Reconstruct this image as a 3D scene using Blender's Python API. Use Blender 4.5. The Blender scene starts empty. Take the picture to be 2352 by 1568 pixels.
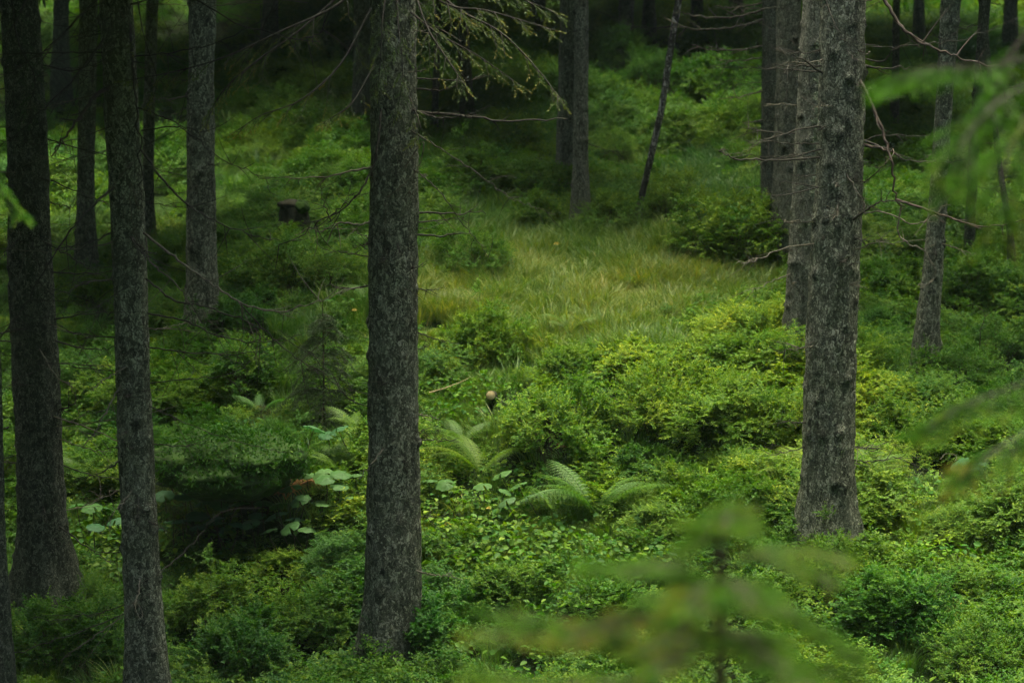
import bpy, math, random
import numpy as np

# ------------------------------------------------------------------ camera, sky, sun, exposure
scene = bpy.context.scene
COL = scene.collection
PI = math.pi
FPX = 85.0 / 36.0 * 2352.0            # focal length in pixels of a 2352 px wide picture
PITCH = math.radians(-10.0)
CAM = np.array([0.0, 0.0, 6.5])
FWD = np.array([0.0, math.cos(PITCH), math.sin(PITCH)])
UPV = np.array([0.0, -math.sin(PITCH), math.cos(PITCH)])

cd = bpy.data.cameras.new('camera')
cam = bpy.data.objects.new('camera', cd)
COL.objects.link(cam)
cam.location = CAM
cam.rotation_euler = (PI / 2 + PITCH, 0, 0)
cd.lens = 85.0
cd.sensor_width = 36.0
cd.clip_start = 0.05
cd.clip_end = 2000.0
cd.dof.use_dof = True
cd.dof.focus_distance = 19.0
cd.dof.aperture_fstop = 2.2
scene.camera = cam

SUN_EL, SUN_AZ = math.radians(80.0), math.radians(5.0)   # azimuth clockwise from +Y
w = bpy.data.worlds.new('World')
scene.world = w
w.use_nodes = True
wn = w.node_tree.nodes
bg = wn['Background']
sky = wn.new('ShaderNodeTexSky')
sky.sky_type = 'NISHITA'
sky.sun_disc = False
sky.sun_elevation = SUN_EL
sky.sun_rotation = SUN_AZ
sky.air_density = 1.0
sky.dust_density = 4.0
sky.ozone_density = 0.6
w.node_tree.links.new(sky.outputs[0], bg.inputs[0])
bg.inputs[1].default_value = 0.09

sl = bpy.data.lights.new('sun', 'SUN')
sl.energy = 1.5
sl.angle = math.radians(50.0)
sl.color = (1.0, 0.95, 0.74)
so = bpy.data.objects.new('sun', sl)
COL.objects.link(so)
so.location = (0, 0, 40)
so.rotation_euler = (PI / 2 - SUN_EL, 0, PI - SUN_AZ)

scene.view_settings.view_transform = 'Standard'
scene.view_settings.look = 'None'
scene.view_settings.gamma = 1.0
scene.view_settings.exposure = 3.32
scene.render.engine = 'CYCLES'
cy = scene.cycles
cy.max_bounces = 5
cy.diffuse_bounces = 3
cy.glossy_bounces = 1
cy.transmission_bounces = 3
cy.transparent_max_bounces = 4
cy.use_denoising = True
cy.denoiser = 'OPENIMAGEDENOISE'
cy.sample_clamp_indirect = 4.0
cy.use_adaptive_sampling = False

rng = np.random.default_rng(7)
random.seed(7)


# ------------------------------------------------------------------ projection helpers (picture pixel <-> place)
def unproj(px, py, Y):
    """The point of the place at horizontal distance Y that the pixel looks at."""
    u = (px - 1176.0) / FPX
    v = (py - 784.0) / FPX
    d = FWD - v * UPV
    t = Y / d[1]
    return CAM + t * (d + np.array([u, 0, 0]))


def ym(Y):
    """First guesses of the distance, drawn together beyond the near trees (the slope is steeper than it looks)."""
    return Y if Y < 18 else 18 + (Y - 18) * 0.6


def depth_at(py, Y):
    v = (py - 784.0) / FPX
    return Y / (FWD[1] - v * UPV[1])


def proj(P):
    q = P - CAM
    z = q @ FWD
    return 1176 + q[:, 0] / z * FPX, 784 - (q @ UPV) / z * FPX


# ------------------------------------------------------------------ noise
def _hash(i, j, k, s):
    n = (i * 374761393 + j * 668265263 + k * 2147483647 + s * 974634777) & 0xffffffff
    n = ((n ^ (n >> 13)) * 1274126177) & 0xffffffff
    return ((n ^ (n >> 16)) & 0xffff) / 65535.0


def vnoise(p, s=0):
    p = np.asarray(p, float)
    f = np.floor(p).astype(np.int64)
    r = p - f
    r = r * r * (3 - 2 * r)
    out = 0
    for a in (0, 1):
        for b in (0, 1):
            for c in (0, 1):
                wgt = ((r[..., 0] if a else 1 - r[..., 0]) * (r[..., 1] if b else 1 - r[..., 1]) * (r[..., 2] if c else 1 - r[..., 2]))
                out = out + wgt * _hash(f[..., 0] + a, f[..., 1] + b, f[..., 2] + c, s)
    return out


# ------------------------------------------------------------------ terrain height
GP = [  # pixel x, pixel y of the top of the low growth, distance
    (350, 1600, 17), (110, 1370, 19.5), (0, 1560, 16.5), (465, 770, 28), (200, 600, 33), (340, 490, 36),
    (895, 1510, 18), (1100, 1500, 17.5), (1500, 1560, 16.5), (2000, 1560, 16.5), (2300, 1500, 17),
    (1900, 1230, 19), (2300, 1200, 19.6), (1400, 1250, 19.2), (1150, 1250, 19.4), (600, 1300, 19.2),
    (600, 1200, 20.4), (1100, 1100, 20.8), (1600, 1100, 20.8), (2200, 1080, 21.2),
    (1300, 950, 22.5), (1700, 900, 23), (1820, 800, 25), (2130, 830, 25.5), (1100, 800, 25), (700, 950, 23.5),
    (1300, 650, 28.2), (1000, 700, 27.2), (1600, 700, 27.2), (2232, 590, 31.5), (700, 600, 30),
    (1335, 480, 33), (1465, 475, 33), (1765, 490, 32), (1000, 560, 30), (1300, 400, 36.5), (700, 400, 36.5),
    (1640, 350, 38), (2060, 290, 41), (2330, 600, 31.5), (1000, 320, 41), (830, 290, 42), (1435, 110, 51),
    (700, 200, 47), (2100, 100, 50), (1700, 150, 49), (200, 200, 48), (1200, 0, 56), (300, 0, 57), (2000, 0, 57)]
gx, gz = [], []
for px_, py_, Y_ in GP:
    q_ = unproj(px_, py_, ym(Y_))
    gx.append(q_[:2])
    gz.append(q_[2] - 0.25)
for x_, y_, z_ in [(0, 0, 4.9), (-4, 0, 4.9), (4, 0, 4.9), (0, 4, 3.9), (1.5, 5, 3.6), (-3, 6, 3.0), (0, 8, 2.35), (3, 8, 2.5), (0, 12, 1.25),
                   (-4, 12, 1.1), (4, 12, 1.4), (0, -12, 8.5), (-12, 17, 0.9), (12, 17, 1.5), (-16, 30, 3.0), (16, 30, 3.8), (-20, 0, 5.2),
                   (20, 0, 5.2), (0, 60, 10.5), (-25, 60, 10.5), (25, 60, 10.5)]:
    gx.append(np.array([x_, y_]))
    gz.append(z_)
gx, gz = np.array(gx), np.array(gz)


def _tps(r2):
    return np.where(r2 > 1e-9, 0.5 * r2 * np.log(np.maximum(r2, 1e-9)), 0.0)


_n = len(gx)
_A = np.zeros((_n + 3, _n + 3))
_A[:_n, :_n] = _tps(((gx[:, None] - gx[None]) ** 2).sum(-1)) + np.eye(_n) * 1.5
_A[:_n, _n] = 1
_A[:_n, _n + 1:] = gx
_A[_n:, :_n] = _A[:_n, _n:].T
_W = np.linalg.solve(_A, np.concatenate([gz, np.zeros(3)]))


def H(x, y):
    x = np.atleast_1d(np.asarray(x, float))
    y = np.atleast_1d(np.asarray(y, float))
    cx, cy_ = np.clip(x, -30, 30), np.clip(y, -15, 62)
    P = np.stack([cx, cy_], -1)
    out = np.empty(len(P))
    for i in range(0, len(P), 20000):
        pp = P[i:i + 20000]
        out[i:i + 20000] = _tps(((pp[:, None] - gx[None]) ** 2).sum(-1)) @ _W[:_n] + _W[_n] + pp @ _W[_n + 1:]
    out += np.clip(y - 62, 0, 70) * 0.25 + np.maximum(-15 - y, 0) * 0.25
    q = np.stack([x, y, 0 * x], -1)
    out += 0.34 * (vnoise(q * 0.55, 3) - 0.5) + 0.14 * (vnoise(q * 1.6, 4) - 0.5)
    # the hollow under the mossy boulder
    c = HOLLOW
    out -= 0.5 * np.exp(-(((x - c[0]) / 0.62) ** 2 + ((y - c[1]) / 0.55) ** 2))
    return out


HOLLOW = unproj(575, 1165, ym(20.3))[:2]


def on_ground(px, py, lift=0.0):
    Y = np.arange(8.0, 90.0, 0.05)
    u, v = (px - 1176.0) / FPX, (py - 784.0) / FPX
    d = FWD - v * UPV
    t = Y / d[1]
    z = CAM[2] + t * d[2]
    hit = np.nonzero(z < H(t * u, Y) + lift)[0]
    i = hit[0] if len(hit) else len(Y) - 1
    x, y = t[i] * u, Y[i]
    return np.array([x, y, H(x, y)[0]])


# ------------------------------------------------------------------ mesh building
class MB:
    def __init__(self):
        self.v, self.f, self.a, self.n = [], [], [], 0

    def add(self, verts, quads, val=0.5):
        verts = np.asarray(verts, float).reshape(-1, 3)
        self.v.append(verts)
        self.f.append(np.asarray(quads, np.int64).reshape(-1, 4) + self.n)
        a = np.empty(len(verts))
        a[:] = val
        self.a.append(a)
        self.n += len(verts)

    def mesh(self, name, mat, smooth=False, off=None):
        V = np.concatenate(self.v)
        F = np.concatenate(self.f)
        A = np.concatenate(self.a)
        if off is not None:
            V = V - np.asarray(off)
        me = bpy.data.meshes.new(name)
        me.vertices.add(len(V))
        me.vertices.foreach_set('co', V.astype(np.float32).ravel())
        me.loops.add(F.size)
        me.loops.foreach_set('vertex_index', F.astype(np.int32).ravel())
        me.polygons.add(len(F))
        me.polygons.foreach_set('loop_start', np.arange(0, F.size, 4, dtype=np.int32))
        at = me.attributes.new('v', 'FLOAT', 'POINT')
        at.data.foreach_set('value', A.astype(np.float32))
        me.update(calc_edges=True)
        if smooth:
            me.polygons.foreach_set('use_smooth', np.ones(len(F), bool))
        me.materials.append(mat)
        return me

    def build(self, name, mat, parent=None, smooth=False, off=None):
        return link(name, self.mesh(name, mat, smooth, off), parent)


def link(name, data, parent=None):
    o = bpy.data.objects.new(name, data)
    COL.objects.link(o)
    if parent is not None:
        o.parent = parent
    return o


def tag(o, label, cat, group=None):
    o['label'] = label
    o['category'] = cat
    if group:
        o['group'] = group
    return o


def thing(name, label, cat, loc, group=None):
    o = bpy.data.objects.new(name, None)
    o.empty_display_size = 0.2
    COL.objects.link(o)
    o.location = [float(c) for c in loc]
    return tag(o, label, cat, group)


def smooth_line(pts, n):
    """Catmull-Rom through pts (any number of columns), n samples per span."""
    pts = np.asarray(pts, float)
    if len(pts) < 3:
        t = np.linspace(0, 1, n * (len(pts) - 1) + 1)[:, None]
        return pts[0] * (1 - t) + pts[-1] * t
    P = np.vstack([2 * pts[0] - pts[1], pts, 2 * pts[-1] - pts[-2]])
    out = []
    for i in range(len(pts) - 1):
        a, b, c, d = P[i:i + 4]
        t = np.linspace(0, 1, n, endpoint=False)[:, None]
        out.append(0.5 * (2 * b + (c - a) * t + (2 * a - 5 * b + 4 * c - d) * t ** 2 + (3 * b - a - 3 * c + d) * t ** 3))
    out.append(pts[-1:])
    return np.vstack(out)


def tube(mb, pts, rad, sides=6, val=0.5):
    pts = np.asarray(pts, float)
    n = len(pts)
    rad = np.broadcast_to(np.asarray(rad, float), (n,))
    T = np.gradient(pts, axis=0)
    T /= np.linalg.norm(T, axis=1, keepdims=True) + 1e-9
    ref = np.where(np.abs(T[:, 2:3]) > 0.92, np.array([[1.0, 0, 0]]), np.array([[0, 0, 1.0]]))
    A = np.cross(T, ref)
    A /= np.linalg.norm(A, axis=1, keepdims=True) + 1e-9
    B = np.cross(T, A)
    th = np.arange(sides) * 2 * PI / sides
    V = pts[:, None] + rad[:, None, None] * (A[:, None] * np.cos(th)[None, :, None] + B[:, None] * np.sin(th)[None, :, None])
    i = np.arange(n - 1)[:, None] * sides
    j = np.arange(sides)[None]
    k = (j + 1) % sides
    Q = np.stack([i + j, i + k, i + sides + k, i + sides + j], -1).reshape(-1, 4)
    if np.ndim(val) == 1:
        val = np.repeat(val, sides)
    mb.add(V.reshape(-1, 3), Q, val)


def unit(v):
    return v / (np.linalg.norm(v, axis=-1, keepdims=True) + 1e-9)


def add_leaves(mb, P, D, N, L, Wd, fold=0.25, val=None, droop=0.15):
    """Elliptic leaves folded along the midrib: two quads each."""
    D = unit(D)
    N = unit(N - (N * D).sum(-1, keepdims=True) * D)
    S = np.cross(D, N)
    L = np.broadcast_to(L, (len(P),))[:, None]
    Wd = np.broadcast_to(Wd, (len(P),))[:, None]
    up = N * Wd * fold
    dr = -N * L * droop
    v0 = P
    v1 = P + D * L * 0.30 + S * Wd * 0.46 + up
    v2 = P + D * L * 0.70 + S * Wd * 0.38 + up + dr * 0.5
    v3 = P + D * L + dr
    v4 = P + D * L * 0.70 - S * Wd * 0.38 + up + dr * 0.5
    v5 = P + D * L * 0.30 - S * Wd * 0.46 + up
    V = np.stack([v0, v1, v2, v3, v4, v5], 1).reshape(-1, 3)
    b = np.arange(len(P))[:, None] * 6
    Q = np.concatenate([b + np.array([[0, 1, 2, 3]]), b + np.array([[0, 3, 4, 5]])], 0)
    if val is None:
        val = rng.random(len(P))
    mb.add(V, Q, np.repeat(val, 6))


def add_blades(mb, P, D, L, Wd, val):
    """Thin diamonds (needles, shoots): one quad each."""
    D = unit(D)
    R = unit(rng.normal(size=D.shape))
    S = unit(np.cross(D, R))
    L = np.broadcast_to(L, (len(P),))[:, None]
    Wd = np.broadcast_to(Wd, (len(P),))[:, None]
    V = np.stack([P, P + D * L * 0.45 + S * Wd * 0.5, P + D * L, P + D * L * 0.45 - S * Wd * 0.5], 1).reshape(-1, 3)
    Q = np.arange(len(P) * 4).reshape(-1, 4)
    mb.add(V, Q, np.repeat(val, 4) if np.ndim(val) else val)


# ------------------------------------------------------------------ materials
def nodes_of(name):
    m = bpy.data.materials.new(name)
    m.use_nodes = True
    nt = m.node_tree
    return m, nt, nt.nodes['Principled BSDF'], nt.nodes['Material Output']


def ramp(nt, stops):
    r = nt.nodes.new('ShaderNodeValToRGB')
    els = r.color_ramp.elements
    while len(els) < len(stops):
        els.new(0.5)
    for e, (p, c) in zip(els, stops):
        e.position = p
        e.color = (*c, 1)
    return r


def math_n(nt, op, a, b=None, clamp=False):
    n = nt.nodes.new('ShaderNodeMath')
    n.operation = op
    n.use_clamp = clamp
    for i, x in enumerate((a, b)):
        if x is None:
            continue
        if isinstance(x, (int, float)):
            n.inputs[i].default_value = x
        else:
            nt.links.new(x, n.inputs[i])
    return n.outputs[0]


def noise_n(nt, coord, scale, detail=2.0, rough=0.5):
    n = nt.nodes.new('ShaderNodeTexNoise')
    n.inputs['Scale'].default_value = scale
    n.inputs['Detail'].default_value = detail
    n.inputs['Roughness'].default_value = rough
    nt.links.new(coord, n.inputs['Vector'])
    return n.outputs['Fac']


def leaf_mat(name, stops, transl=0.3, rough=0.55, spec=0.25, tint=False, world_noise=0.35, own=0.55, obj=0.2, wscale=0.5):
    m, nt, bs, out = nodes_of(name)
    at = nt.nodes.new('ShaderNodeAttribute')
    at.attribute_name = 'v'
    oi = nt.nodes.new('ShaderNodeObjectInfo')
    geo = nt.nodes.new('ShaderNodeNewGeometry')
    nz = noise_n(nt, geo.outputs['Position'], wscale, 3.0)
    nz = math_n(nt, 'MULTIPLY_ADD', nz, 2.2)
    nt.nodes[-1].inputs[2].default_value = -0.6
    f = math_n(nt, 'MULTIPLY', at.outputs['Fac'], own)
    f = math_n(nt, 'ADD', f, math_n(nt, 'MULTIPLY', oi.outputs['Random'], obj))
    f = math_n(nt, 'ADD', f, math_n(nt, 'MULTIPLY', nz, world_noise), True)
    r = ramp(nt, stops)
    nt.links.new(f, r.inputs[0])
    c = r.outputs[0]
    if tint:
        mx = nt.nodes.new('ShaderNodeMix')
        mx.data_type = 'RGBA'
        mx.blend_type = 'MULTIPLY'
        mx.inputs[0].default_value = 1.0
        nt.links.new(c, mx.inputs[6])
        if tint == 'object':
            nt.links.new(oi.outputs['Color'], mx.inputs[7])
        else:
            ia = nt.nodes.new('ShaderNodeAttribute')
            ia.attribute_type = 'INSTANCER'
            ia.attribute_name = 'tint'
            nt.links.new(ia.outputs['Vector'], mx.inputs[7])
        c = mx.outputs[2]
    nt.links.new(c, bs.inputs['Base Color'])
    bs.inputs['Roughness'].default_value = rough
    bs.inputs['Specular IOR Level'].default_value = spec
    tr = nt.nodes.new('ShaderNodeBsdfTranslucent')
    hs = nt.nodes.new('ShaderNodeHueSaturation')
    hs.inputs['Saturation'].default_value = 1.25
    hs.inputs['Value'].default_value = 1.3
    nt.links.new(c, hs.inputs['Color'])
    nt.links.new(hs.outputs[0], tr.inputs[0])
    mix = nt.nodes.new('ShaderNodeMixShader')
    mix.inputs[0].default_value = transl
    nt.links.new(bs.outputs[0], mix.inputs[1])
    nt.links.new(tr.outputs[0], mix.inputs[2])
    nt.links.new(mix.outputs[0], out.inputs[0])
    return m


def bark_mat(name, dark, mid, light, moss, scale=50.0, moss_amt=0.35, stretch=0.5):
    m, nt, bs, out = nodes_of(name)
    tc = nt.nodes.new('ShaderNodeTexCoord')
    oi = nt.nodes.new('ShaderNodeObjectInfo')
    mp = nt.nodes.new('ShaderNodeMapping')
    mp.inputs['Scale'].default_value = (1, 1, stretch)
    nt.links.new(tc.outputs['Object'], mp.inputs[0])
    # warp
    wz = nt.nodes.new('ShaderNodeTexNoise')
    wz.inputs['Scale'].default_value = 20.0
    wz.inputs['Detail'].default_value = 3.0
    nt.links.new(tc.outputs['Object'], wz.inputs['Vector'])
    va = nt.nodes.new('ShaderNodeVectorMath')
    va.operation = 'MULTIPLY_ADD'
    va.inputs[1].default_value = (0.09, 0.09, 0.09)
    nt.links.new(wz.outputs['Color'], va.inputs[0])
    nt.links.new(mp.outputs[0], va.inputs[2])
    vo = nt.nodes.new('ShaderNodeTexVoronoi')
    vo.feature = 'DISTANCE_TO_EDGE'
    vo.inputs['Scale'].default_value = scale
    nt.links.new(va.outputs[0], vo.inputs['Vector'])
    vc = nt.nodes.new('ShaderNodeTexVoronoi')
    vc.inputs['Scale'].default_value = scale
    nt.links.new(va.outputs[0], vc.inputs['Vector'])
    sep = nt.nodes.new('ShaderNodeSeparateColor')
    nt.links.new(vc.outputs['Color'], sep.inputs[0])
    fine = noise_n(nt, tc.outputs['Object'], 90.0, 4.0, 0.65)
    big = noise_n(nt, mp.outputs[0], 5.0, 6.0, 0.7)
    ms = nt.nodes.new('ShaderNodeMapping')
    ms.inputs['Scale'].default_value = (16, 16, 2.2)
    nt.links.new(tc.outputs['Object'], ms.inputs[0])
    streak = noise_n(nt, ms.outputs[0], 1.0, 4.0, 0.65)
    edge = math_n(nt, 'MULTIPLY', vo.outputs['Distance'], 5.5, True)
    plate = math_n(nt, 'MULTIPLY', sep.outputs[0], 0.60)
    plate = math_n(nt, 'ADD', plate, math_n(nt, 'MULTIPLY', fine, 0.6))
    plate = math_n(nt, 'MULTIPLY', plate, math_n(nt, 'ADD', math_n(nt, 'MULTIPLY', edge, 0.55), 0.45))
    plate = math_n(nt, 'ADD', plate, math_n(nt, 'MULTIPLY', math_n(nt, 'SUBTRACT', big, 0.5), 0.50))
    plate = math_n(nt, 'ADD', plate, math_n(nt, 'MULTIPLY', math_n(nt, 'SUBTRACT', streak, 0.5), 0.40), True)
    r = ramp(nt, [(0.10, dark), (0.44, mid), (0.88, light)])
    nt.links.new(plate, r.inputs[0])
    # moss and algae film
    mo = noise_n(nt, tc.outputs['Object'], 2.3, 5.0, 0.65)
    mr = ramp(nt, [(0.48, (0, 0, 0)), (0.68, (1, 1, 1))])
    nt.links.new(mo, mr.inputs[0])
    sz = nt.nodes.new('ShaderNodeSeparateXYZ')
    nt.links.new(tc.outputs['Object'], sz.inputs[0])
    low = math_n(nt, 'MULTIPLY', math_n(nt, 'SUBTRACT', 1.0, math_n(nt, 'MULTIPLY', sz.outputs['Z'], 0.9), True), math_n(nt, 'MULTIPLY', big, 1.3), True)
    mf = math_n(nt, 'MAXIMUM', math_n(nt, 'MULTIPLY', mr.outputs[0], moss_amt), math_n(nt, 'MULTIPLY', low, 0.8))
    mx = nt.nodes.new('ShaderNodeMix')
    mx.data_type = 'RGBA'
    nt.links.new(mf, mx.inputs[0])
    nt.links.new(r.outputs[0], mx.inputs[6])
    mx.inputs[7].default_value = (*moss, 1)
    # knots carry v < 0.5
    at = nt.nodes.new('ShaderNodeAttribute')
    at.attribute_name = 'v'
    kx = nt.nodes.new('ShaderNodeMix')
    kx.data_type = 'RGBA'
    kx.blend_type = 'MULTIPLY'
    kx.inputs[0].default_value = 1.0
    nt.links.new(mx.outputs[2], kx.inputs[6])
    kr = ramp(nt, [(0.0, (0.15, 0.15, 0.15)), (0.5, (1, 1, 1)), (1.0, (1.9, 1.9, 1.8))])
    nt.links.new(at.outputs['Fac'], kr.inputs[0])
    nt.links.new(kr.outputs[0], kx.inputs[7])
    nt.links.new(kx.outputs[2], bs.inputs['Base Color'])
    bs.inputs['Roughness'].default_value = 0.9
    bs.inputs['Specular IOR Level'].default_value = 0.15
    bu = nt.nodes.new('ShaderNodeBump')
    bu.inputs['Strength'].default_value = 0.9
    bu.inputs['Distance'].default_value = 0.02
    hh = math_n(nt, 'ADD', math_n(nt, 'MULTIPLY', edge, 0.7), math_n(nt, 'MULTIPLY', fine, 0.5))
    hh = math_n(nt, 'ADD', hh, math_n(nt, 'MULTIPLY', sep.outputs[1], 0.4))
    nt.links.new(hh, bu.inputs['Height'])
    nt.links.new(bu.outputs[0], bs.inputs['Normal'])
    return m


def plain_mat(name, c1, c2, scale=20.0, rough=0.8, bump=0.4):
    m, nt, bs, out = nodes_of(name)
    tc = nt.nodes.new('ShaderNodeTexCoord')
    nz = noise_n(nt, tc.outputs['Object'], scale, 5.0, 0.6)
    r = ramp(nt, [(0.3, c1), (0.7, c2)])
    nt.links.new(nz, r.inputs[0])
    nt.links.new(r.outputs[0], bs.inputs['Base Color'])
    bs.inputs['Roughness'].default_value = rough
    bs.inputs['Specular IOR Level'].default_value = 0.2
    bu = nt.nodes.new('ShaderNodeBump')
    bu.inputs['Strength'].default_value = bump
    bu.inputs['Distance'].default_value = 0.02
    nt.links.new(nz, bu.inputs['Height'])
    nt.links.new(bu.outputs[0], bs.inputs['Normal'])
    return m


M = {}
M['bark'] = bark_mat('bark', (0.014, 0.015, 0.009), (0.108, 0.116, 0.076), (0.34, 0.355, 0.24), (0.036, 0.056, 0.022))
M['bark_fine'] = bark_mat('bark_fine', (0.022, 0.022, 0.014), (0.125, 0.13, 0.092), (0.32, 0.325, 0.235), (0.04, 0.06, 0.025), 75.0, 0.3, 0.3)
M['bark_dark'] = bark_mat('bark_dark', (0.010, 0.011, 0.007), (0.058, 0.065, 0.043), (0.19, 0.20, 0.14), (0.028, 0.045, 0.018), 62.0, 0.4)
M['bark_mottled'] = bark_mat('bark_mottled', (0.012, 0.011, 0.009), (0.05, 0.047, 0.04), (0.35, 0.34, 0.3), (0.03, 0.04, 0.02), 22.0, 0.3, 0.3)
M['twig'] = plain_mat('twig', (0.012, 0.011, 0.007), (0.050, 0.045, 0.030), 30.0, 0.85)
M['twig_pale'] = plain_mat('twig_pale', (0.03, 0.028, 0.018), (0.16, 0.145, 0.095), 24.0, 0.8)
M['twig_red'] = plain_mat('twig_red', (0.012, 0.010, 0.007), (0.075, 0.053, 0.034), 14.0, 0.7)
M['stem'] = plain_mat('stem', (0.03, 0.032, 0.012), (0.07, 0.06, 0.03), 30.0, 0.8)
M['cut_wood'] = plain_mat('cut_wood', (0.20, 0.16, 0.07), (0.42, 0.35, 0.17), 25.0, 0.8)
M['lichen'] = leaf_mat('lichen', [(0.0, (0.05, 0.065, 0.045)), (0.6, (0.12, 0.15, 0.10)), (1.0, (0.22, 0.24, 0.16))], 0.15, 0.9, 0.05)
LEAF = [(0.0, (0.014, 0.052, 0.008)), (0.35, (0.036, 0.105, 0.009)), (0.7, (0.094, 0.165, 0.011)), (1.0, (0.21, 0.26, 0.018))]
M['bush'] = leaf_mat('bush', LEAF, 0.36, 0.55, 0.14, 'object', 0.2, 0.6, 0.2)
M['undergrowth'] = leaf_mat('undergrowth', LEAF, 0.36, 0.55, 0.14, 'instance', 0.3, 0.55, 0.2)
M['grass'] = leaf_mat('grass', [(0.0, (0.025, 0.07, 0.015)), (0.4, (0.05, 0.115, 0.022)), (0.75, (0.12, 0.17, 0.04)), (1.0, (0.30, 0.25, 0.09))], 0.3, 0.5, 0.3, 'instance', 0.25, 0.6, 0.2)
M['needles'] = leaf_mat('needles', [(0.0, (0.030, 0.065, 0.012)), (0.5, (0.070, 0.125, 0.018)), (0.8, (0.16, 0.19, 0.025)), (1.0, (0.34, 0.27, 0.04))], 0.2, 0.5, 0.25, False, 0.15, 0.75, 0.1)
M['needles_dark'] = leaf_mat('needles_dark', [(0.0, (0.012, 0.034, 0.010)), (0.6, (0.028, 0.062, 0.014)), (1.0, (0.06, 0.10, 0.02))], 0.2, 0.5, 0.25, False, 0.15, 0.75, 0.1)
M['needles_young'] = leaf_mat('needles_young', [(0.0, (0.006, 0.028, 0.002)), (0.5, (0.020, 0.072, 0.003)), (0.84, (0.055, 0.155, 0.005)), (1.0, (0.19, 0.11, 0.03))], 0.3, 0.6, 0.06, False, 0.1, 0.8, 0.1)
M['needles_wood'] = leaf_mat('needles_wood', [(0.0, (0.010, 0.03, 0.009)), (0.6, (0.022, 0.055, 0.014)), (1.0, (0.045, 0.09, 0.02))], 0.12, 0.6, 0.2, False, 0.2, 0.6, 0.2)
M['fern'] = leaf_mat('fern', [(0.0, (0.035, 0.10, 0.014)), (0.5, (0.072, 0.15, 0.020)), (1.0, (0.14, 0.21, 0.03))], 0.4, 0.5, 0.25, 'object', 0.15, 0.5, 0.3)
M['broad'] = leaf_mat('broad', [(0.0, (0.028, 0.072, 0.022)), (0.5, (0.048, 0.105, 0.034)), (1.0, (0.08, 0.145, 0.05))], 0.25, 0.6, 0.15, 'object', 0.1, 0.5, 0.5)
M['dry'] = leaf_mat('dry', [(0.0, (0.18, 0.08, 0.03)), (0.5, (0.32, 0.16, 0.06)), (1.0, (0.5, 0.3, 0.12))], 0.35, 0.6, 0.2, False, 0.1, 0.8, 0.2)
M['yellow'] = leaf_mat('yellow', [(0.0, (0.35, 0.24, 0.03)), (1.0, (0.55, 0.42, 0.08))], 0.4, 0.5, 0.3, False, 0.1, 0.6, 0.4)
M['moss'] = plain_mat('moss', (0.010, 0.028, 0.004), (0.035, 0.075, 0.008), 9.0, 0.95, 0.9)
M['rotten'] = plain_mat('rotten', (0.010, 0.010, 0.006), (0.045, 0.045, 0.024), 16.0, 0.9, 0.8)


def ground_mat():
    m, nt, bs, out = nodes_of('forest_floor')
    geo = nt.nodes.new('ShaderNodeNewGeometry')
    a = noise_n(nt, geo.outputs['Position'], 0.7, 6.0, 0.6)
    b = noise_n(nt, geo.outputs['Position'], 14.0, 5.0, 0.65)
    at = nt.nodes.new('ShaderNodeAttribute')
    at.attribute_name = 'v'
    f = math_n(nt, 'ADD', math_n(nt, 'MULTIPLY', a, 0.5), math_n(nt, 'MULTIPLY', b, 0.4))
    f = math_n(nt, 'ADD', f, math_n(nt, 'MULTIPLY', at.outputs['Fac'], 0.35), True)
    r = ramp(nt, [(0.28, (0.012, 0.010, 0.006)), (0.42, (0.012, 0.022, 0.005)), (0.72, (0.035, 0.085, 0.007)), (0.9, (0.06, 0.125, 0.010))])
    nt.links.new(f, r.inputs[0])
    nt.links.new(r.outputs[0], bs.inputs['Base Color'])
    bs.inputs['Roughness'].default_value = 0.95
    bs.inputs['Specular IOR Level'].default_value = 0.1
    bu = nt.nodes.new('ShaderNodeBump')
    bu.inputs['Strength'].default_value = 1.0
    bu.inputs['Distance'].default_value = 0.06
    nt.links.new(b, bu.inputs['Height'])
    nt.links.new(bu.outputs[0], bs.inputs['Normal'])
    return m


M['ground'] = ground_mat()

# ------------------------------------------------------------------ ground sheet
ax = np.concatenate([-np.geomspace(210, 15.2, 22), np.arange(-15, 15.01, 0.2), np.geomspace(15.2, 210, 22)])
ay = np.concatenate([-np.geomspace(130, 6, 16), np.arange(-5.5, 70, 0.2), np.geomspace(70.5, 260, 24)])
GX, GY = np.meshgrid(ax, ay)
GZ = H(GX.ravel(), GY.ravel())
mb = MB()
nx_, ny_ = len(ax), len(ay)
ii, jj = np.meshgrid(np.arange(nx_ - 1), np.arange(ny_ - 1))
b0 = (jj * nx_ + ii).ravel()
mb.add(np.stack([GX.ravel(), GY.ravel(), GZ], -1), np.stack([b0, b0 + 1, b0 + nx_ + 1, b0 + nx_], -1))
def ell(px, py, cx, cy, rx, ry):
    return np.exp(-(((px - cx) / rx) ** 2 + ((py - cy) / ry) ** 2) ** 1.5)


gpx, gpy = proj(np.stack([GX.ravel(), np.maximum(GY.ravel(), 5), GZ], -1))
mossy = np.maximum.reduce([ell(gpx, gpy, 620, 420, 230, 140), ell(gpx, gpy, 1170, 490, 90, 45), ell(gpx, gpy, 700, 300, 150, 90), ell(gpx, gpy, 1150, 800, 220, 60), ell(gpx, gpy, 800, 1050, 90, 60),
                           0.5 * ell(gpx, gpy, 1300, 1250, 500, 120), 0.5 * ell(gpx, gpy, 1300, 660, 400, 120)])
mb.a[0] = np.where(GY.ravel() > 8, mossy, 0.0)
g = mb.build('ground', M['ground'], smooth=True)
g['kind'] = 'structure'


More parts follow.
